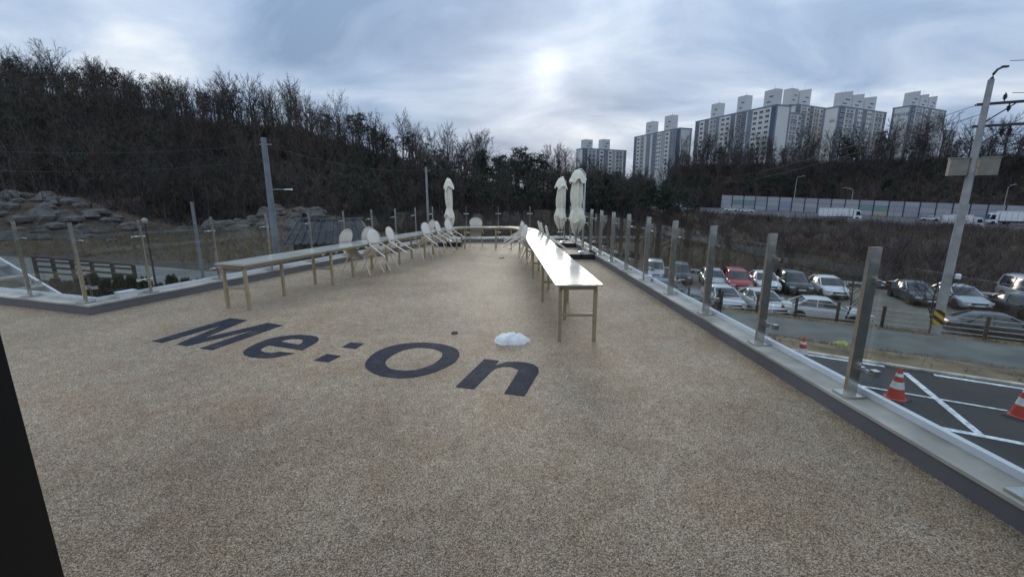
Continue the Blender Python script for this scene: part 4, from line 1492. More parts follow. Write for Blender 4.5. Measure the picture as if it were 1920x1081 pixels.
lorry('white canvas sided lorry passing in front of the barrier, followed by open road', 21.5, 163, RD, 8.2, 2.55, 2.45, 3.0, (1.1, -5.2, -6.4))
lorry('smaller white box lorry on the near lane behind the hazard band pole', 46.5, 160.6, RD, 5.6, 2.4, 2.3, 2.7, (1.1, -3.9))
lorry('long white articulated lorry heading towards the other lorries', 57.5, 180.5, RD + math.pi, 15.0, 2.9, 2.5, 3.2, (1.1, -2.0, -11.5, -12.8))
lorry('tiny white box lorry far along the motorway left of the barrier', -31, 176, RD, 5.5, 2.3, 2.3, 2.6, (1.1, -4.0))

# ------------------------------------------------------------------ traffic cones and yellow sack
M_cone = mat("cone_red", (0.52, 0.045, 0.02), 0.5, var=0.06)
M_refl = mat("cone_white_band", (0.74, 0.75, 0.76), 0.4)


def cone(x, y, label, s=1.0):
    t = thing('traffic_cone', label, 'traffic cone', (x, y, -3.6), 0.5, 'traffic cones in the yard')
    def rad(z): return (.19 * (1 - z / .93) + .028)
    MB().box((0, 0, .025), (.56, .56, .05), top=.9).build('base', M_trim, t)
    b = MB()
    b.lathe([(rad(.05) + .03, .05), (rad(.07), .07), (rad(.30), .30), (rad(.46), .46), (rad(.6), .6), (rad(.68), .68), (rad(.84), .84), (.03, .88), (.02, .90)], 20)
    b.build('body', M_cone, t, smooth=True)
    for z0, z1 in ((.34, .52), (.66, .74)):
        MB().lathe([(rad(z0) + .004, z0), (rad(z1) + .004, z1), (rad(z1) - .004, z1), (rad(z0) - .004, z0)], 20).build('reflective_band', M_refl, t, smooth=True)


cone(10.3, 10.6, 'red and white traffic cone standing at the painted diagonal')
cone(12.55, 9.62, 'red and white traffic cone standing alone past the painted diagonal')
cone(9.45, 13.15, 'red and white traffic cone at the painted triangle, half hidden by the kerb')
M_sack = mat("lime_sack", (0.40, 0.46, 0.10), 0.7, var=0.15, scale=4)
rings = []
for rr, z in ((0.05, .30), (.5, .27), (.85, .2), (1.0, .1), (.95, 0)):
    rings.append([Vector((.42 * rr * math.cos(t) * (1 + .1 * math.sin(3 * t)), .27 * rr * math.sin(t) * (1 + .12 * math.cos(4 * t)), z * (1 + .2 * math.sin(2 * t + 1)))) for t in [2 * math.pi * k / 16 for k in range(16)]])
tag(MB().loft(rings).build('sack', M_sack, smooth=70, loc=PQ(3.6, 24.5, -5.29)), 'lime green sack dumped at the near edge of the path', 'sack')

# ------------------------------------------------------------------ person walking on the path
def person():
    t = thing('person', 'person in a long dark coat walking along the path', 'person', PQ(-2.0, 27.2, -5.3), RD + .2)
    J = {'pelvis': (0, 0, .95), 'chest': (0.02, 0, 1.32), 'neck': (.03, 0, 1.50), 'head': (.05, 0, 1.62), 'crown': (.04, 0, 1.74),
         'hl': (0, .09, .92), 'kl': (.16, .09, .52), 'al': (.20, .09, .09), 'tl': (.34, .09, .04),
         'hr': (0, -.09, .92), 'kr': (-.02, -.09, .50), 'ar': (-.26, -.09, .13), 'tr': (-.14, -.09, .04),
         'sl': (.02, .19, 1.42), 'el': (-.06, .23, 1.15), 'wl': (.06, .22, .93), 'fl': (.10, .21, .84),
         'sr': (.02, -.19, 1.42), 'er': (.02, -.23, 1.14), 'wr': (.18, -.21, .96), 'fr': (.22, -.20, .88)}
    E = [('pelvis', 'chest'), ('chest', 'neck'), ('neck', 'head'), ('head', 'crown'), ('pelvis', 'hl'), ('hl', 'kl'), ('kl', 'al'), ('al', 'tl'), ('pelvis', 'hr'), ('hr', 'kr'), ('kr', 'ar'), ('ar', 'tr'),
         ('chest', 'sl'), ('sl', 'el'), ('el', 'wl'), ('wl', 'fl'), ('chest', 'sr'), ('sr', 'er'), ('er', 'wr'), ('wr', 'fr')]
    rad = {'pelvis': .14, 'chest': .15, 'neck': .055, 'head': .10, 'crown': .075, 'hl': .09, 'hr': .09, 'kl': .06, 'kr': .06, 'al': .045, 'ar': .045, 'tl': .035, 'tr': .035,
           'sl': .065, 'sr': .065, 'el': .048, 'er': .048, 'wl': .032, 'wr': .032, 'fl': .03, 'fr': .03}
    ks = list(J)
    me = bpy.data.meshes.new('body')
    me.from_pydata([J[k] for k in ks], [(ks.index(a), ks.index(c)) for a, c in E], [])
    o = link('body', me, t)
    me.materials.append(mat('dark_clothing', (0.018, 0.018, 0.022), .85))
    sk = o.modifiers.new('skin', 'SKIN')
    for i, k in enumerate(ks):
        me.skin_vertices[0].data[i].radius = (rad[k], rad[k])
        me.skin_vertices[0].data[i].use_root = (k == 'pelvis')
    o.modifiers.new('sub', 'SUBSURF').render_levels = 2
    rings = []
    for z, w, d, x in ((.52, .25, .24, -.02), (.75, .23, .20, 0), (1.0, .205, .16, .01), (1.2, .205, .155, .02), (1.36, .215, .15, .02), (1.46, .15, .11, .025), (1.51, .07, .07, .03)):
        rings.append([Vector((x + d * math.cos(a) * (1 + .05 * math.sin(5 * a)), w * math.sin(a), z)) for a in [2 * math.pi * k / 20 for k in range(20)]])
    MB().loft(rings).build('coat', mat('black_coat', (0.012, 0.012, 0.015), .8), t, smooth=60)
    b = MB()
    for s in (-1, 1):
        pts = [J['s' + 'lr'[s < 0]], J['e' + 'lr'[s < 0]], J['w' + 'lr'[s < 0]]]
        b.tube(pts, [.085, .068, .052], 10)
    b.build('sleeve', mat('black_coat', (0, 0, 0)), t, smooth=True)
    MB().lathe([(0.0, 1.79), (.06, 1.775), (.105, 1.72), (.115, 1.65), (.105, 1.58), (.09, 1.54)], 14, c=(.03, 0, 0), fn=lambda a, z, i: 1 - .25 * max(0, math.cos(a)) * (1 if z < 1.72 else 0)).build('hair', mat('black_hair', (0.01, 0.009, 0.008), .6), t, smooth=True)
    MB().lathe([(0.02, 1.715), (.07, 1.70), (.085, 1.64), (.075, 1.58), (.045, 1.53), (.0, 1.515)], 14, c=(.07, 0, 0)).build('face', mat('skin_tone', (0.42, 0.27, 0.19), .6), t, smooth=True)


person()

# ------------------------------------------------------------------ blocks of flats
M_fw = mat("flat_white_render", (0.68, 0.67, 0.64), 0.8, var=0.04, scale=0.05)
M_fg = mat("flat_grey_render", (0.42, 0.42, 0.415), 0.8, var=0.05, scale=0.05)
M_fd = mat("flat_dark_grey", (0.22, 0.225, 0.245), 0.8, var=0.05, scale=0.05)
M_fb = mat("flat_navy_band", (0.09, 0.115, 0.16), 0.7, var=0.06, scale=0.05)
M_fbl = mat("flat_blue_grey", (0.22, 0.25, 0.29), 0.7, var=0.05, scale=0.05)
M_fgl = mat("flat_window_glass", (0.035, 0.045, 0.06), 0.15, var=0.15, scale=0.3)
M_fp = mat("flat_penthouse", (0.58, 0.575, 0.56), 0.8, var=0.04, scale=0.05)
_win = {}


def window_mesh(w, h):
    k = (round(w, 2), round(h, 2))
    if k not in _win:
        b = MB()
        b.box((0, 0, 0), (w, 0.10, h), 0)
        fw = 0.12
        for (cx, cz, sx, sz) in ((0, h / 2 + fw / 2, w + 2 * fw, fw), (0, -h / 2 - fw / 2, w + 2 * fw, fw), (-w / 2 - fw / 2, 0, fw, h), (w / 2 + fw / 2, 0, fw, h), (0, 0, .09, h)):
            b.box((cx, -0.05, cz), (sx, 0.20, sz), 1)
        _win[k] = b.mesh('window', [M_fgl, M_fw])
    return _win[k]


def text_mesh(s, size):
    cu = bpy.data.curves.new('text', 'FONT')
    cu.body = s
    cu.size = size
    cu.extrude = 0.04
    cu.align_x = 'CENTER'
    cu.align_y = 'CENTER'
    tmp = bpy.data.objects.new('tmp', cu)
    me = bpy.data.meshes.new_from_object(tmp)
    bpy.data.objects.remove(tmp)
    me.materials.clear()
    me.materials.append(M_fb)
    return me


FH = 2.8


def tower(label, corner, dirv, L, depth, roof, cols, pent, gables=(0,), text=None, shown=11):
    """cols: strips along the long face (width, kind); pent: rooftop towers (x, width, depth, height, slant)"""
    ang = math.atan2(dirv[1], dirv[0])
    base = 6.0
    t = thing('apartment_block', label, 'building', (corner[0], corner[1], base), ang, 'blocks of flats on the ridge')
    H = roof - base
    MB().box((L / 2, depth / 2, H / 2), (L, depth, H)).build('wall', M_fw, t)
    MB().box((L / 2, depth / 2, H + .35), (L + .5, depth + .5, .7)).build('roof', M_fbl, t)
    tot = sum(c[0] for c in cols)
    x = 0.0
    for w0, kind in cols:
        w = w0 * L / tot
        mm = {'b': M_fb, 'B': M_fbl, 'g': M_fg, 'd': M_fd, 'w': M_fw, 'p': M_fw, 'G': M_fg}[kind[0]]
        proud = {'p': 0.55, 'b': 0.18, 'B': 0.2, 'g': 0.10, 'd': 0.12, 'w': 0.14, 'G': 0.10}[kind[0]]
        MB().box((x + w / 2, -proud / 2 - .01, H / 2 - .1), (w - .04, proud, H - .2)).build('pier' if kind[0] == 'p' else 'facade_strip', mm, t)
        if 'n' in kind:
            nper = 2 if w > 4.5 else 1
            for f in range(shown):
                z = H - 1.9 - f * FH
                for k in range(nper):
                    wx = x + w * (k + .5) / nper
                    ww = min(2.2, w / nper * .56)
                    link('window', window_mesh(ww, 1.25 if kind[0] != 'b' else 1.6), t, (wx, -proud - .03, z))
        if 'l' in kind:
            for f in range(0, shown, 3):
                MB().box((x + w / 2, -.5, H - .9 - f * FH - 2.0), (w, .5, .32)).build('balcony_slab', M_fw, t)
        x += w
    for g in gables:
        gx = -.06 if g == 0 else L + .06
        MB().box((gx, depth / 2, H / 2), (.12, depth - 2.2, H - .6)).build('gable_panel', M_fw, t)
        for gy in (.5, depth - .5):
            MB().box((gx, gy, H / 2), (.2, 1.0, H)).build('gable_edge', M_fbl, t)
    for (px_, pw, pd, ph, sl) in pent:
        y0, y1 = depth * .3, depth * .3 + pd
        b = MB()
        zz = H + .7
        b.add([(px_, y0, zz), (px_ + pw, y0, zz), (px_ + pw, y1, zz), (px_, y1, zz), (px_, y0, zz + ph), (px_ + pw, y0, zz + ph + sl), (px_ + pw, y1, zz + ph + sl), (px_, y1, zz + ph)],
              [(3, 2, 1, 0), (4, 5, 6, 7), (0, 1, 5, 4), (1, 2, 6, 5), (2, 3, 7, 6), (3, 0, 4, 7)])
        po = b.build('roof_tower', M_fp, t)
        for k in range(2):
            MB().box((px_ + pw * (.45 + .2 * k), y0 - .05, zz + ph * (.3 + .3 * k)), (pw * .32, .14, .5)).build('vent_slot', M_fgl, po)
        MB().tube([(px_ + pw * .6, y0 + pd / 2, zz + ph), (px_ + pw * .6, y0 + pd / 2, zz + ph + sl + 2.4)], .05, 5).build('antenna', M_rail, po)
    if text:
        for (s, size, zz, yy, vert) in text:
            me = text_mesh(s, size)
            o = link('lettering', me, t)
            o.location = (-.16, depth * yy, H - zz)
            o.rotation_euler = (R(90), R(90) if vert else 0, R(-90))
    return t


A_COLS = [(2.6, 'bn'), (.5, 'p'), (4.6, 'gnl'), (.5, 'p'), (2.2, 'B'), (2.8, 'wn'), (3.0, 'd'), (2.8, 'wn'), (1.8, 'g'), (.5, 'p'), (4.6, 'gnl'), (.5, 'p'), (2.2, 'bn')]
A_SHORT = [(2.6, 'bn'), (.5, 'p'), (4.6, 'gnl'), (.5, 'p'), (3.2, 'gn'), (2.4, 'bn')]
B_COLS = [(2.6, 'bn'), (3.2, 'wn'), (3.0, 'd'), (.5, 'p'), (3.6, 'gn'), (2.0, 'B'), (.5, 'p'), (5.4, 'wn'), (2.8, 'd'), (.5, 'p'), (3.0, 'dn'), (2.2, 'bn'), (.5, 'p'), (2.2, 'B'), (5.6, 'wn'), (3.0, 'wn'), (2.0, 'b')]
C_COLS = [(2.2, 'bn'), (3.0, 'wn'), (3.0, 'gn'), (1.6, 'w'), (3.4, 'Bn'), (1.2, 'p'), (3.0, 'Bn'), (3.2, 'wn'), (2.6, 'g'), (2.6, 'wn'), (.6, 'p'), (4.2, 'Bn'), (1.6, 'b')]
ud = Vector((0.905, 0.425))
tower('farthest pale block of flats, low behind the tallest folded parasol', (52.8, 330), ud, 40, 9, 36.2, A_COLS, [(3, 7, 5, 6.5, 0), (19, 7, 5, 7.5, 0)], text=None, shown=9)
tower('pale block of flats with wide white gable and two roof towers', (92.8, 340), Vector((17.2, -45)).normalized(), 48, 10, 45.2, C_COLS, [(9, 7.5, 5, 9, 0), (29, 7.5, 5, 10, 0)], gables=(1,), shown=9)
tower('long stepped block of flats with three roof towers along it', (122, 300), Vector((20, -52)).normalized(), 58, 11, 49.8, B_COLS, [(9, 6, 5, 9, 0), (29, 6, 5, 9.5, 0), (47, 7, 5, 9, 0)], gables=(0, 1))
tower('short block of flats with 201 on its pale gable', (151, 250), ud, 17, 10, 46.8, A_SHORT, [(-2, 7, 5, 0.5, 0)], text=[('한빛마을', 2.3, 4.4, .5, False), ('201', 2.0, 7.4, .36, False), ('IPARK', 2.9, 16.5, .82, True)])
tower('block of flats rising behind the short block marked 201', (178, 284), ud, 30, 10, 57.5, A_SHORT + A_SHORT[1:], [(-3, 7, 5, 9.5, 0), (6, 11, 4, 9.0, 2.0)])
tower('block of flats with small 205 alone on its gable, beside the stepped group', (195, 270), ud, 50, 9.2, 53.8, A_COLS, [(2.5, 13, 3, 8.0, 2.0), (16, 12, 3, 7.8, 1.8), (30, 12, 3, 7.6, 1.8)], text=[('205', 2.2, 7.5, .4, False)])
tower('detached block of flats with estate name and 207 on its gable', (247, 281), ud, 43, 9.8, 56.3, A_COLS, [(2.0, 12, 3, 8.0, 2.0), (15, 10, 3, 7.6, 1.6), (26, 10, 3, 7.4, 1.6)], text=[('한빛마을', 2.4, 4.4, .5, False), ('207', 2.0, 7.6, .42, False)])
tower('lowest block of flats at the end of the ridge beyond block 207', (318, 330), ud, 14, 12, 49.0, A_SHORT, [(4, 4, 4, 1, 0)], text=[('한빛마을', 2.2, 5.5, .5, False), ('208', 1.9, 8.5, .45, False)])

# ------------------------------------------------------------------ trees
def tri_tube(V, F, a, c, r0, r1, n=3):
    a, c = np.array(a), np.array(c)
    d = c - a
    d = d / (np.linalg.norm(d) + 1e-9)
    ref = np.array([0, 0, 1.0]) if abs(d[2]) < .9 else np.array([1.0, 0, 0])
    u = np.cross(d, ref)
    u /= np.linalg.norm(u)
    w = np.cross(d, u)
    o = len(V)
    for p, r in ((a, r0), (c, r1)):
        for k in range(n):
            t = 2 * math.pi * k / n
            V.append(p + (u * math.cos(t) + w * math.sin(t)) * r)
    for k in range(n):
        k2 = (k + 1) % n
        F.append((o + k, o + k2, o + n + k2))
        F.append((o + k, o + n + k2, o + n + k))


def bare_tree(seed, h=11.0, limbs=12, subs=6, twigs=7, spread=.42, thick=1.0, n=4, light=False):
    """returns (trunk V,F) and (twig V,F); trunk and limbs are tapered tubes, twigs slim blades"""
    r = np.random.default_rng(seed)
    TV, TF, CV, CF = [], [], [], []
    pts = [np.array([0, 0, -.5])]
    lean = r.normal(0, .05, 2)
    nseg = 6
    for k in range(1, nseg + 1):
        z = h * .82 * k / nseg
        pts.append(np.array([lean[0] * z + r.normal(0, .10), lean[1] * z + r.normal(0, .10), z]))
    rad = [.17 * h / 11 * thick * (1 - .85 * k / nseg) + .02 for k in range(nseg + 1)]
    for k in range(nseg):
        tri_tube(TV, TF, pts[k], pts[k + 1], rad[k], rad[k + 1], n)
    for i in range(limbs):
        f = .28 + .70 * (i + r.random()) / limbs
        zi = f * nseg
        k = min(nseg - 1, int(zi))
        b0 = pts[k] + (pts[k + 1] - pts[k]) * (zi - k)
        az = r.uniform(0, 2 * math.pi)
        up = r.uniform(.9, 2.1)
        ln = h * spread * (1.15 - .65 * f) * r.uniform(.7, 1.15)
        d = np.array([math.cos(az), math.sin(az), up])
        d /= np.linalg.norm(d)
        m_ = b0 + d * ln * .5
        d2 = d + np.array([r.normal(0, .15), r.normal(0, .15), .25])
        d2 /= np.linalg.norm(d2)
        e_ = m_ + d2 * ln * .5
        rr = rad[k] * .5
        tri_tube(TV, TF, b0, m_, rr, rr * .6, 3)
        tri_tube(TV, TF, m_, e_, rr * .6, .012, 3)
        for j in range(subs):
            g = .25 + .75 * (j + r.random()) / subs
            s0 = b0 + (m_ - b0) * (g * 2) if g < .5 else m_ + (e_ - m_) * (g * 2 - 1)
            sd = d2 + r.normal(0, .55, 3) + np.array([0, 0, .25])
            sd /= np.linalg.norm(sd)
            sl = ln * r.uniform(.28, .5)
            s1 = s0 + sd * sl
            if light:
                o = len(CV)
                sv = np.cross(sd, r.normal(0, 1, 3))
                sv /= np.linalg.norm(sv) + 1e-9
                CV += [s0 - sv * .03, s0 + sv * .03, s1]
                CF.append((o, o + 1, o + 2))
            else:
                tri_tube(TV, TF, s0, s1, .022 * thick, .010, 3)
            for q in range(twigs):
                t0 = s0 + (s1 - s0) * r.uniform(.15, 1)
                td = sd + r.normal(0, .6, 3) + np.array([0, 0, .2])
                td /= np.linalg.norm(td)
                tl = sl * r.uniform(.3, .7)
                sv = np.cross(td, r.normal(0, 1, 3))
                sv /= np.linalg.norm(sv) + 1e-9
                o = len(CV)
                wd = .017 * thick
                CV += [t0 - sv * wd, t0 + sv * wd, t0 + td * tl]
                CF.append((o, o + 1, o + 2))
    A = lambda q: np.array(q, dtype=np.float32)
    return (A(TV), np.array(TF, dtype=np.int32)), (A(CV), np.array(CF, dtype=np.int32))


def pine_tree(seed, h=10.0, clumps=20, leaves=70, conic=False):
    r = np.random.default_rng(seed)
    TV, TF, CV, CF = [], [], [], []
    lean = r.normal(0, .05, 2)
    pts = [np.array([lean[0] * z, lean[1] * z, z]) + np.array([r.normal(0, .08), r.normal(0, .08), 0]) for z in np.linspace(-.5, h * .95, 7)]
    rad = np.linspace(.19, .03, 7) * h / 10
    for k in range(6):
        tri_tube(TV, TF, pts[k], pts[k + 1], rad[k], rad[k + 1], 5)
    for i in range(clumps):
        f = (.22 if conic else .42) + (.78 if conic else .58) * (i + r.random()) / clumps
        z = h * f
        R0 = h * (.27 if conic else .27) * ((1.1 - f) * 1.25 if conic else (1.0 - max(0, f - .6) * 1.3)) * r.uniform(.55, 1.1)
        az = r.uniform(0, 6.28)
        base = np.array([lean[0] * z, lean[1] * z, z])
        c = base + np.array([math.cos(az) * R0 * .75, math.sin(az) * R0 * .75, r.uniform(0, .05) * h])
        tri_tube(TV, TF, base - np.array([0, 0, .03 * h]), c, .05, .02, 3)
        sz = np.array([1, 1, .42]) * h * r.uniform(.09, .14) * (.8 if conic else 1)
        m_ = leaves
        P = r.normal(0, 1, (m_, 3))
        P /= np.linalg.norm(P, axis=1)[:, None]
        P = P * (r.random((m_, 1)) ** .4) * sz + c
        D1 = r.normal(0, 1, (m_, 3))
        D1 /= np.linalg.norm(D1, axis=1)[:, None]
        D2 = np.cross(D1, r.normal(0, 1, (m_, 3)))
        D2 /= np.linalg.norm(D2, axis=1)[:, None]
        L = r.uniform(.22, .48, (m_, 1)) * h / 10
        o = len(CV)
        for k in range(m_):
            CV += [P[k] - D2[k] * L[k] * .33, P[k] + D2[k] * L[k] * .33, P[k] + D1[k] * L[k]]
            CF.append((o + 3 * k, o + 3 * k + 1, o + 3 * k + 2))
    A = lambda q: np.array(q, dtype=np.float32)
    return (A(TV), np.array(TF, dtype=np.int32)), (A(CV), np.array(CF, dtype=np.int32))


BARE = [bare_tree(100 + i, 11, 14, 8, 11, .44 + .03 * i) for i in range(6)]
PINE = [pine_tree(200 + i) for i in range(4)] + [pine_tree(300, 10, 34, 60, True)]
bare_me = [(np_mesh('trunk', t[0], t[1], M_bark), np_mesh('crown', c[0], c[1], M_twig)) for t, c in BARE]
pine_me = [(np_mesh('trunk', t[0], t[1], M_bark), np_mesh('crown', c[0], c[1], M_needle)) for t, c in PINE]


def put_tree(kind, i, x, y, s, label, group, z=None, rz=None, name=None):
    tm, cm = (bare_me if kind == 'bare' else pine_me)[i]
    zz = float(ground_z(x, y)) if z is None else z
    t = thing(name or ('bare_tree' if kind == 'bare' else 'pine_tree'), label, 'tree', (x, y, zz), rng.uniform(0, 6.28) if rz is None else rz, group)
    t.scale = (s, s, s * rng.uniform(.92, 1.1))
    link('trunk', tm, t)
    link('crown', cm, t)
    return t


rng = random.Random(77)
# trees standing against the sky along the hill crest
x = -215.0
while x < 42:
    dens = 3.4
    x += rng.uniform(.45, 1.5) * dens
    y = 134 + rng.uniform(-9, 9) - max(0, (x + 20) * .3)
    if rng.random() < (.78 if x < -60 else .66):
        put_tree('bare', rng.randrange(6), x, y, rng.uniform(.85, 1.3), 'leafless tree standing against the sky on the wooded crest', 'leafless trees on the crest')
    else:
        put_tree('pine', rng.randrange(4), x, y, rng.uniform(.7, 1.05), 'dark pine standing against the sky on the wooded crest', 'pines on the crest')
# nearer trees at the right end of the hill, behind the parasols
for x, y, s, k, i in ((-17, 112, 1.05, 'bare', 1), (-12.5, 108, 1.25, 'bare', 0), (-10, 114, 1.2, 'bare', 3), (-6.5, 106, 1.15, 'pine', 0), (-2, 110, 1.05, 'pine', 1), (1, 116, 1.2, 'pine', 2), (4.5, 109, 1.12, 'pine', 3), (7.5, 112, 1.15, 'pine', 0), (-3.5, 103, 1.0, 'pine', 2),
                      (10.5, 106, 1.2, 'bare', 4), (13.5, 110, 1.15, 'bare', 2), (15.5, 100, .95, 'bare', 5), (17.5, 96, .95, 'pine', 4), (20.0, 92, .85, 'pine', 4), (21.8, 97, .95, 'pine', 4), (23.0, 88, .62, 'pine', 1)):
    put_tree(k, i, x, y, s, {'bare': 'tall leafless tree at the low end of the hill behind the parasols', 'pine': 'bushy dark pine at the low end of the hill behind the parasols'}[k] if i != 4 or k == 'bare' else 'pointed dark conifer beside the farthest block of flats', {'bare': 'leafless trees behind the parasols', 'pine': 'pines behind the parasols'}[k] if i != 4 or k == 'bare' else 'pointed conifers by the flats')
# tall leafless trees in front of the flats
for i in range(110):
    p = -66 + i * 2.15 + rng.uniform(-1.5, 1.5)
    q = rng.uniform(203, 246)
    v = PQ(p, q)
    put_tree('bare', rng.randrange(6), v.x, v.y, rng.uniform(1.15, 1.7), 'tall leafless tree on the slope below the blocks of flats', 'leafless trees below the flats')
for i in range(24):
    p = -66 + i * 5 + rng.uniform(-2, 2)
    v = PQ(p, rng.uniform(200, 240))
    put_tree('pine', rng.randrange(4), v.x, v.y, rng.uniform(.9, 1.25), 'dark pine on the slope below the blocks of flats', 'pines below the flats')
for i in range(26):
    x, y = rng.uniform(20, 52), rng.uniform(104, 150)
    put_tree('pine', rng.randrange(4), x, y, rng.uniform(.6, .95), 'rounded dark evergreen in the thicket between the hill and the motorway', 'evergreens beside the motorway')
for i in range(18):
    x, y = rng.uniform(18, 50), rng.uniform(100, 150)
    put_tree('bare', rng.randrange(6), x, y, rng.uniform(.6, .95), 'leafless tree in the thicket between the hill and the motorway', 'leafless trees beside the motorway')
# small pollarded trees by the fence
for (p, q, s, lab) in ((-9.5, 30.6, .36, 'small pollarded tree at the fence beside the blue grey car'), (-8.0, 30.7, .42, 'dark small pollarded tree at the fence beside the white car'), (4.6, 30.6, .36, 'small spreading leafless tree at the fence over a white car'), (8.2, 30.6, .40, 'small leafless tree at the fence left of the dark grey saloon')):
    v = PQ(p, q, -5.7)
    put_tree('bare', rng.randrange(6), v.x, v.y, s, lab, 'small trees at the fence', v.z)


def scatter(name, templates, pos, material, label, cat, part, scale=(.7, 1.2), seed=1):
    """many far trees that read as one wood, joined into one object"""
    r = np.random.default_rng(seed)
    Vs, Fs, o = [], [], 0
    for (x, y, z) in pos:
        tv, tf = templates[r.integers(len(templates))][part]
        a = r.uniform(0, 6.28)
        s = r.uniform(*scale)
        c_, s_ = math.cos(a), math.sin(a)
        V = np.empty_like(tv)
        V[:, 0] = (tv[:, 0] * c_ - tv[:, 1] * s_) * s + x
        V[:, 1] = (tv[:, 0] * s_ + tv[:, 1] * c_) * s + y
        V[:, 2] = tv[:, 2] * s * r.uniform(.85, 1.15) + z
        Vs.append(V)
        Fs.append(tf + o)
        o += len(tv)
    ob = link(name, np_mesh(name, np.concatenate(Vs), np.concatenate(Fs), material))
    tag(ob, label, cat, None, 'stuff')
    return ob


r = np.random.default_rng(5)
LB = [bare_tree(400 + i, 9.5, 9, 5, 9, .46, 1.6, 3, True) for i in range(5)]
LB = [((None, None), (np.concatenate([t[0], c[0]]), np.concatenate([t[1], c[1] + len(t[0])]))) for t, c in LB]
LP = [pine_tree(500 + i, 9, 9, 34) for i in range(4)]
hx = r.uniform(-300, 46, 3400)
hy = 60 + (128 - 60) * r.random(3400) ** .8
keep = (np.abs(hx) / hy < 1.75) & (hx < 3 + .30 * (hy - 12)) & (hy > hill_foot(hx) + 2) & (reflection_bank(hx, hy) < 2.2)
hill = np.stack([hx, hy, ground_z(hx, hy)], 1)[keep]
isp = r.random(len(hill)) < np.where(hill[:, 0] > -45, .40, .22)
scatter('wood', LB, hill[~isp], M_wood2, 'dense leafless brown wood covering the hillside', 'wood', 1, (.7, 1.15), 3)
scatter('pine_wood', LP, hill[isp], M_needle, 'dark pines mixed through the leafless wood on the hillside', 'wood', 1, (.65, 1.05), 4)
pp, qq = r.uniform(-75, 190, 900), 196 + 56 * r.random(900)
rx, ry = .86 * pp + .51 * qq, -.51 * pp + .86 * qq
ridge = np.stack([rx, ry, ground_z(rx, ry)], 1)
isp = r.random(len(ridge)) < np.where(np.abs(pp - 75) < 30, .45, .2)
scatter('wood', LB, ridge[~isp], M_wood2, 'leafless brown wood covering the slope below the blocks of flats', 'wood', 1, (.7, 1.1), 6)
scatter('pine_wood', LP, ridge[isp], M_needle, 'dark pines mixed through the wood below the blocks of flats', 'wood', 1, (.7, 1.1), 7)


def brush(name, label, n, area, material, hmin, hmax, wid, blades=14, seed=9):
    """low scrub or dry grass as clumps of slim blades"""
    r = np.random.default_rng(seed)
    xs, ys, zs = area(r, n)
    k = blades
    X, Y, Z = (np.repeat(a, k) for a in (xs, ys, zs))
    m_ = len(X)
    hh = np.repeat(r.uniform(hmin, hmax, len(xs)), k) * r.uniform(.5, 1.1, m_)
    sp = hh * .55
    bx_, by_ = X + r.normal(0, .22, m_) * hh, Y + r.normal(0, .22, m_) * hh
    tx, ty = X + r.normal(0, 1, m_) * sp, Y + r.normal(0, 1, m_) * sp
    az = r.uniform(0, 6.28, m_)
    w = wid * r.uniform(.6, 1.3, m_)
    V = np.empty((m_, 3, 3))
    V[:, 0] = np.stack([bx_ - np.cos(az) * w, by_ - np.sin(az) * w, Z - .1], 1)
    V[:, 1] = np.stack([bx_ + np.cos(az) * w, by_ + np.sin(az) * w, Z - .1], 1)
    V[:, 2] = np.stack([tx, ty, Z + hh], 1)
    F = np.arange(m_ * 3).reshape(-1, 3)
    return tag(link(name, np_mesh(name, V.reshape(-1, 3), F, material)), label, 'scrub', None, 'stuff')


def area_valley(r, n):
    p, q = r.uniform(-60, 110, n), 46.6 + 109 * r.random(n) ** 1.2
    x, y = .86 * p + .51 * q, -.51 * p + .86 * q
    return x, y, ground_z(x, y)


brush('scrub', 'red brown leafless scrub filling the ground between car park and motorway', 9000, area_valley, M_scrub, .8, 2.6, .035, 16, 9)

brush('scrub', 'taller dark brown bushes scattered through the scrub before the motorway', 520, area_valley, M_twig, 2.0, 4.2, .04, 70, 19)


def area_hill(r, n):
    x = r.uniform(-290, 48, n)
    y = 57 + 76 * r.random(n)
    ok = (np.abs(x) / y < 1.75) & (x < 3 + .32 * (y - 12)) & (y > hill_foot(x)) & ((reflection_bank(x, y) < 2.0) | (r.random(len(x)) < .35))
    return x[ok], y[ok], ground_z(x[ok], y[ok])


def area_ridge(r, n):
    p, q = r.uniform(-70, 170, n), r.uniform(194.5, 250, n)
    x, y = .86 * p + .51 * q, -.51 * p + .86 * q
    return x, y, ground_z(x, y)


M_under = mat("dark_undergrowth", (0.048, 0.038, 0.036), 0.95, var=0.4, scale=0.07)
brush('undergrowth', 'dark leafless undergrowth between the trees of the wooded hill', 13000, area_hill, M_under, 1.2, 3.4, .05, 13, 14)
brush('undergrowth', 'dark leafless undergrowth on the slope below the blocks of flats', 5500, area_ridge, M_under, 1.5, 4.5, .07, 13, 15)


def area_field(r, n):
    y = 19 + 66 * r.random(n) ** .8
    x = r.uniform(-1.3, .75, n) * y
    ok = ~((x < -2) & (y > 20.5) & (y < 46) & (x > -64) & (np.abs(y - (28 - (x + 20) * .24)) < 7))
    x, y = x[ok], y[ok]
    q = .51 * x + .86 * y
    ok = (x < 2) | (q > 46.6) | (.86 * x - .51 * y < -23)
    x, y = x[ok], y[ok]
    return x, y, ground_z(x, y)


brush('dry_grass', 'straw coloured dry grass and weeds on the field beyond the terrace', 13000, area_field, M_drygrass, .25, .8, .02, 9, 10)


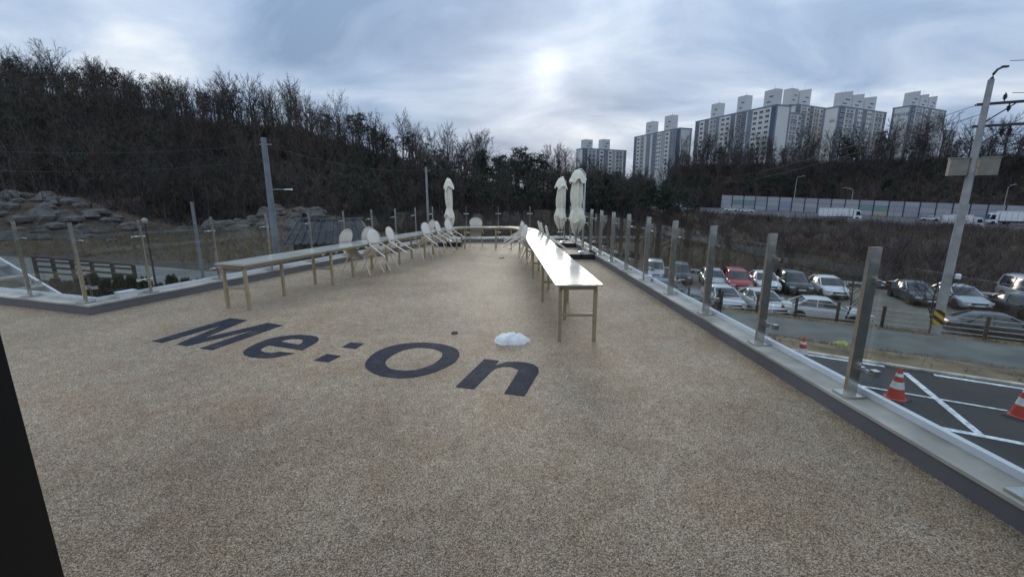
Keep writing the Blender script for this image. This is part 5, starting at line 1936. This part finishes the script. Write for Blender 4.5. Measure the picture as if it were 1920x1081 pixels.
def area_verge(r, n):
    p = r.uniform(-20, 40, n)
    lower = r.random(n) < .6
    q = np.where(lower, r.uniform(17.6, 23.6, n), r.uniform(29.2, 30.5, n))
    z = np.where(lower, np.interp(q, [17.4, 18.2, 19.6, 21.4, 23.2, 24.5], [-3.62, -3.58, -3.8, -4.3, -4.85, -5.28]), np.interp(q, [29.15, 29.6, 30.2, 30.7], [-5.36, -5.28, -5.34, -5.9]))
    return .86 * p + .51 * q, -.51 * p + .86 * q, z


brush('dry_grass', 'short dry grass on the bare verges along the path', 5000, area_verge, M_drygrass, .06, .22, .008, 8, 12)

# ------------------------------------------------------------------ left of the terrace: evergreens, timber fence, pavilion, boulders, stair
ev = []
def evergreen(seed, h=1.7):
    r = np.random.default_rng(seed)
    n = 900
    f = r.random(n) ** .8
    ang = r.uniform(0, 6.28, n)
    rad = .48 * (1 - f) ** .8 * r.uniform(.72, 1.05, n) + .02
    P = np.stack([np.cos(ang) * rad, np.sin(ang) * rad, .08 + f * h], 1)
    D = np.stack([np.cos(ang), np.sin(ang), r.uniform(.6, 1.6, n)], 1) + r.normal(0, .3, (n, 3))
    D /= np.linalg.norm(D, axis=1)[:, None]
    S = np.cross(D, r.normal(0, 1, (n, 3)))
    S /= np.linalg.norm(S, axis=1)[:, None]
    V = np.stack([P - S * .05, P + S * .05, P + D * .17], 1).reshape(-1, 3)
    return np_mesh('foliage', V, np.arange(n * 3).reshape(-1, 3), M_hedge)
evm = [evergreen(i) for i in range(3)]
stm = MB().tube([(0, 0, -.1), (0, 0, 1.2)], [.05, .02], 6).mesh('stem', M_bark)
rng = random.Random(3)
for i in range(14):
    x = -20.4 + i * .66
    y = 18.7 - i * .10
    t = thing('small_evergreen', 'small pointed evergreen shrub in the row below the corner railing', 'shrub', (x, y, -3.9), rng.uniform(0, 6), 'row of small evergreens')
    k = rng.uniform(.95, 1.2)
    t.scale = (k, k, k * rng.uniform(.95, 1.15))
    link('foliage', evm[i % 3], t)
    link('stem', stm, t)
t = thing('timber_fence', 'dark timber rail fence beside the grey lane, falling to the right', 'fence')
fa, fb = Vector((-30.5, 27.0, -3.7)), Vector((-22.0, 24.5, -3.85))
for i in range(6):
    p = fa.lerp(fb, i / 5)
    MB().box((0, 0, .75), (.14, .14, 1.9)).build('post', M_woodrail, t, loc=p)
for i in range(5):
    p, c = fa.lerp(fb, i / 5), fa.lerp(fb, (i + 1) / 5)
    d = c - p
    for z in (.75, 1.1, 1.45, 1.68):
        MB().box((d.length / 2, 0, 0), (d.length - .02, .06, .12)).build('rail', M_woodrail, t, loc=p + Vector((0, -.11, z)), rz=math.atan2(d.y, d.x))

# tile roofed pavilion beyond the left table row
pv = thing('pavilion', 'low pavilion with dark ribbed tile roof beyond the left table row', 'building', (-15.2, 36.0, -3.9), 0.28)
MB().box((0, 0, 1.0), (5.2, 3.6, 2.2)).build('wall', M_plaster, pv)
rb = MB()
rb.add([(-3.4, -2.6, 2.0), (3.4, -2.6, 2.0), (3.4, 2.6, 2.0), (-3.4, 2.6, 2.0), (-2.5, 0, 3.7), (2.5, 0, 3.7)], [(0, 1, 5, 4), (1, 2, 5), (2, 3, 4, 5), (3, 0, 4), (3, 2, 1, 0)])
roof = rb.build('roof', M_tile, pv)
for k in range(12):
    x = -3.1 + k * 6.2 / 11
    xt = x * .78
    MB().tube([(x, -2.6, 2.06), (xt, -.04, 3.74)], .075, 6).build('tile_row', M_tile, roof, smooth=True)
MB().tube([(-2.7, 0, 3.78), (0, 0, 3.72), (2.7, 0, 3.78)], .14, 8).build('ridge', M_tile, roof, smooth=True)
for x in (-2.2, 0, 2.2):
    MB().box((x, -1.9, .9), (.16, .16, 2.2)).build('column', M_wood, pv)

# boulders added on the hill foot, standing in for rocks reflected in the window
rng = random.Random(21)
bm_ = []
for s in range(4):
    bme = bmesh.new()
    bmesh.ops.create_icosphere(bme, subdivisions=2, radius=1.0)
    rr = random.Random(s)
    ph = [rr.uniform(0, 6) for _ in range(6)]
    for v in bme.verts:
        k = 1 + .18 * math.sin(3 * v.co.x + ph[0]) + .15 * math.sin(4 * v.co.y + ph[1]) + .12 * math.sin(5 * v.co.z + ph[2]) + rr.uniform(-.06, .06)
        v.co = Vector((v.co.x * 1.25, v.co.y * .9, v.co.z * .8)) * k
    me = bpy.data.meshes.new('boulder')
    bme.to_mesh(me)
    bme.free()
    me.materials.append(M_rock)
    bm_.append(me)
for i in range(150):
    if i < 95:
        x, y = rng.gauss(-72, 9), rng.uniform(54, 67)
    else:
        x, y = rng.gauss(-38, 7), rng.uniform(66, 77)
    z = float(ground_z(x, y))
    o = link('boulder', bm_[i % 4], None, (x, y, z - .05), rng.uniform(0, 6))
    s = rng.uniform(.5, 1.5)
    o.scale = (s, s, s * rng.uniform(.8, 1.1))
    tag(o, 'grey boulder at the wooded hill foot, added to stand in for a window reflection', 'boulder', 'boulders at the hill foot')

# white stair stringer dropping from the terrace corner
st = thing('outside_stair', 'white steel stair dropping away outside the corner railing', 'stair', (-9.3, 8.6, -0.3))
for dy in (0.0, 1.1):
    MB().add([(-4.2, dy, 1.55), (-4.2, dy + .06, 1.55), (1.2, dy + .06, -2.2), (1.2, dy, -2.2), (-4.2, dy, 1.85), (-4.2, dy + .06, 1.85), (1.2, dy + .06, -1.9), (1.2, dy, -1.9)], [(0, 1, 2, 3), (7, 6, 5, 4), (0, 4, 5, 1), (1, 5, 6, 2), (2, 6, 7, 3), (3, 7, 4, 0)]).build('stringer', M_white, st)
for k in range(16):
    f = k / 15
    MB().box((-4.1 + 5.2 * f, .58, 1.68 - 3.6 * f), (.30, .98, .04)).build('tread', M_rail, st)
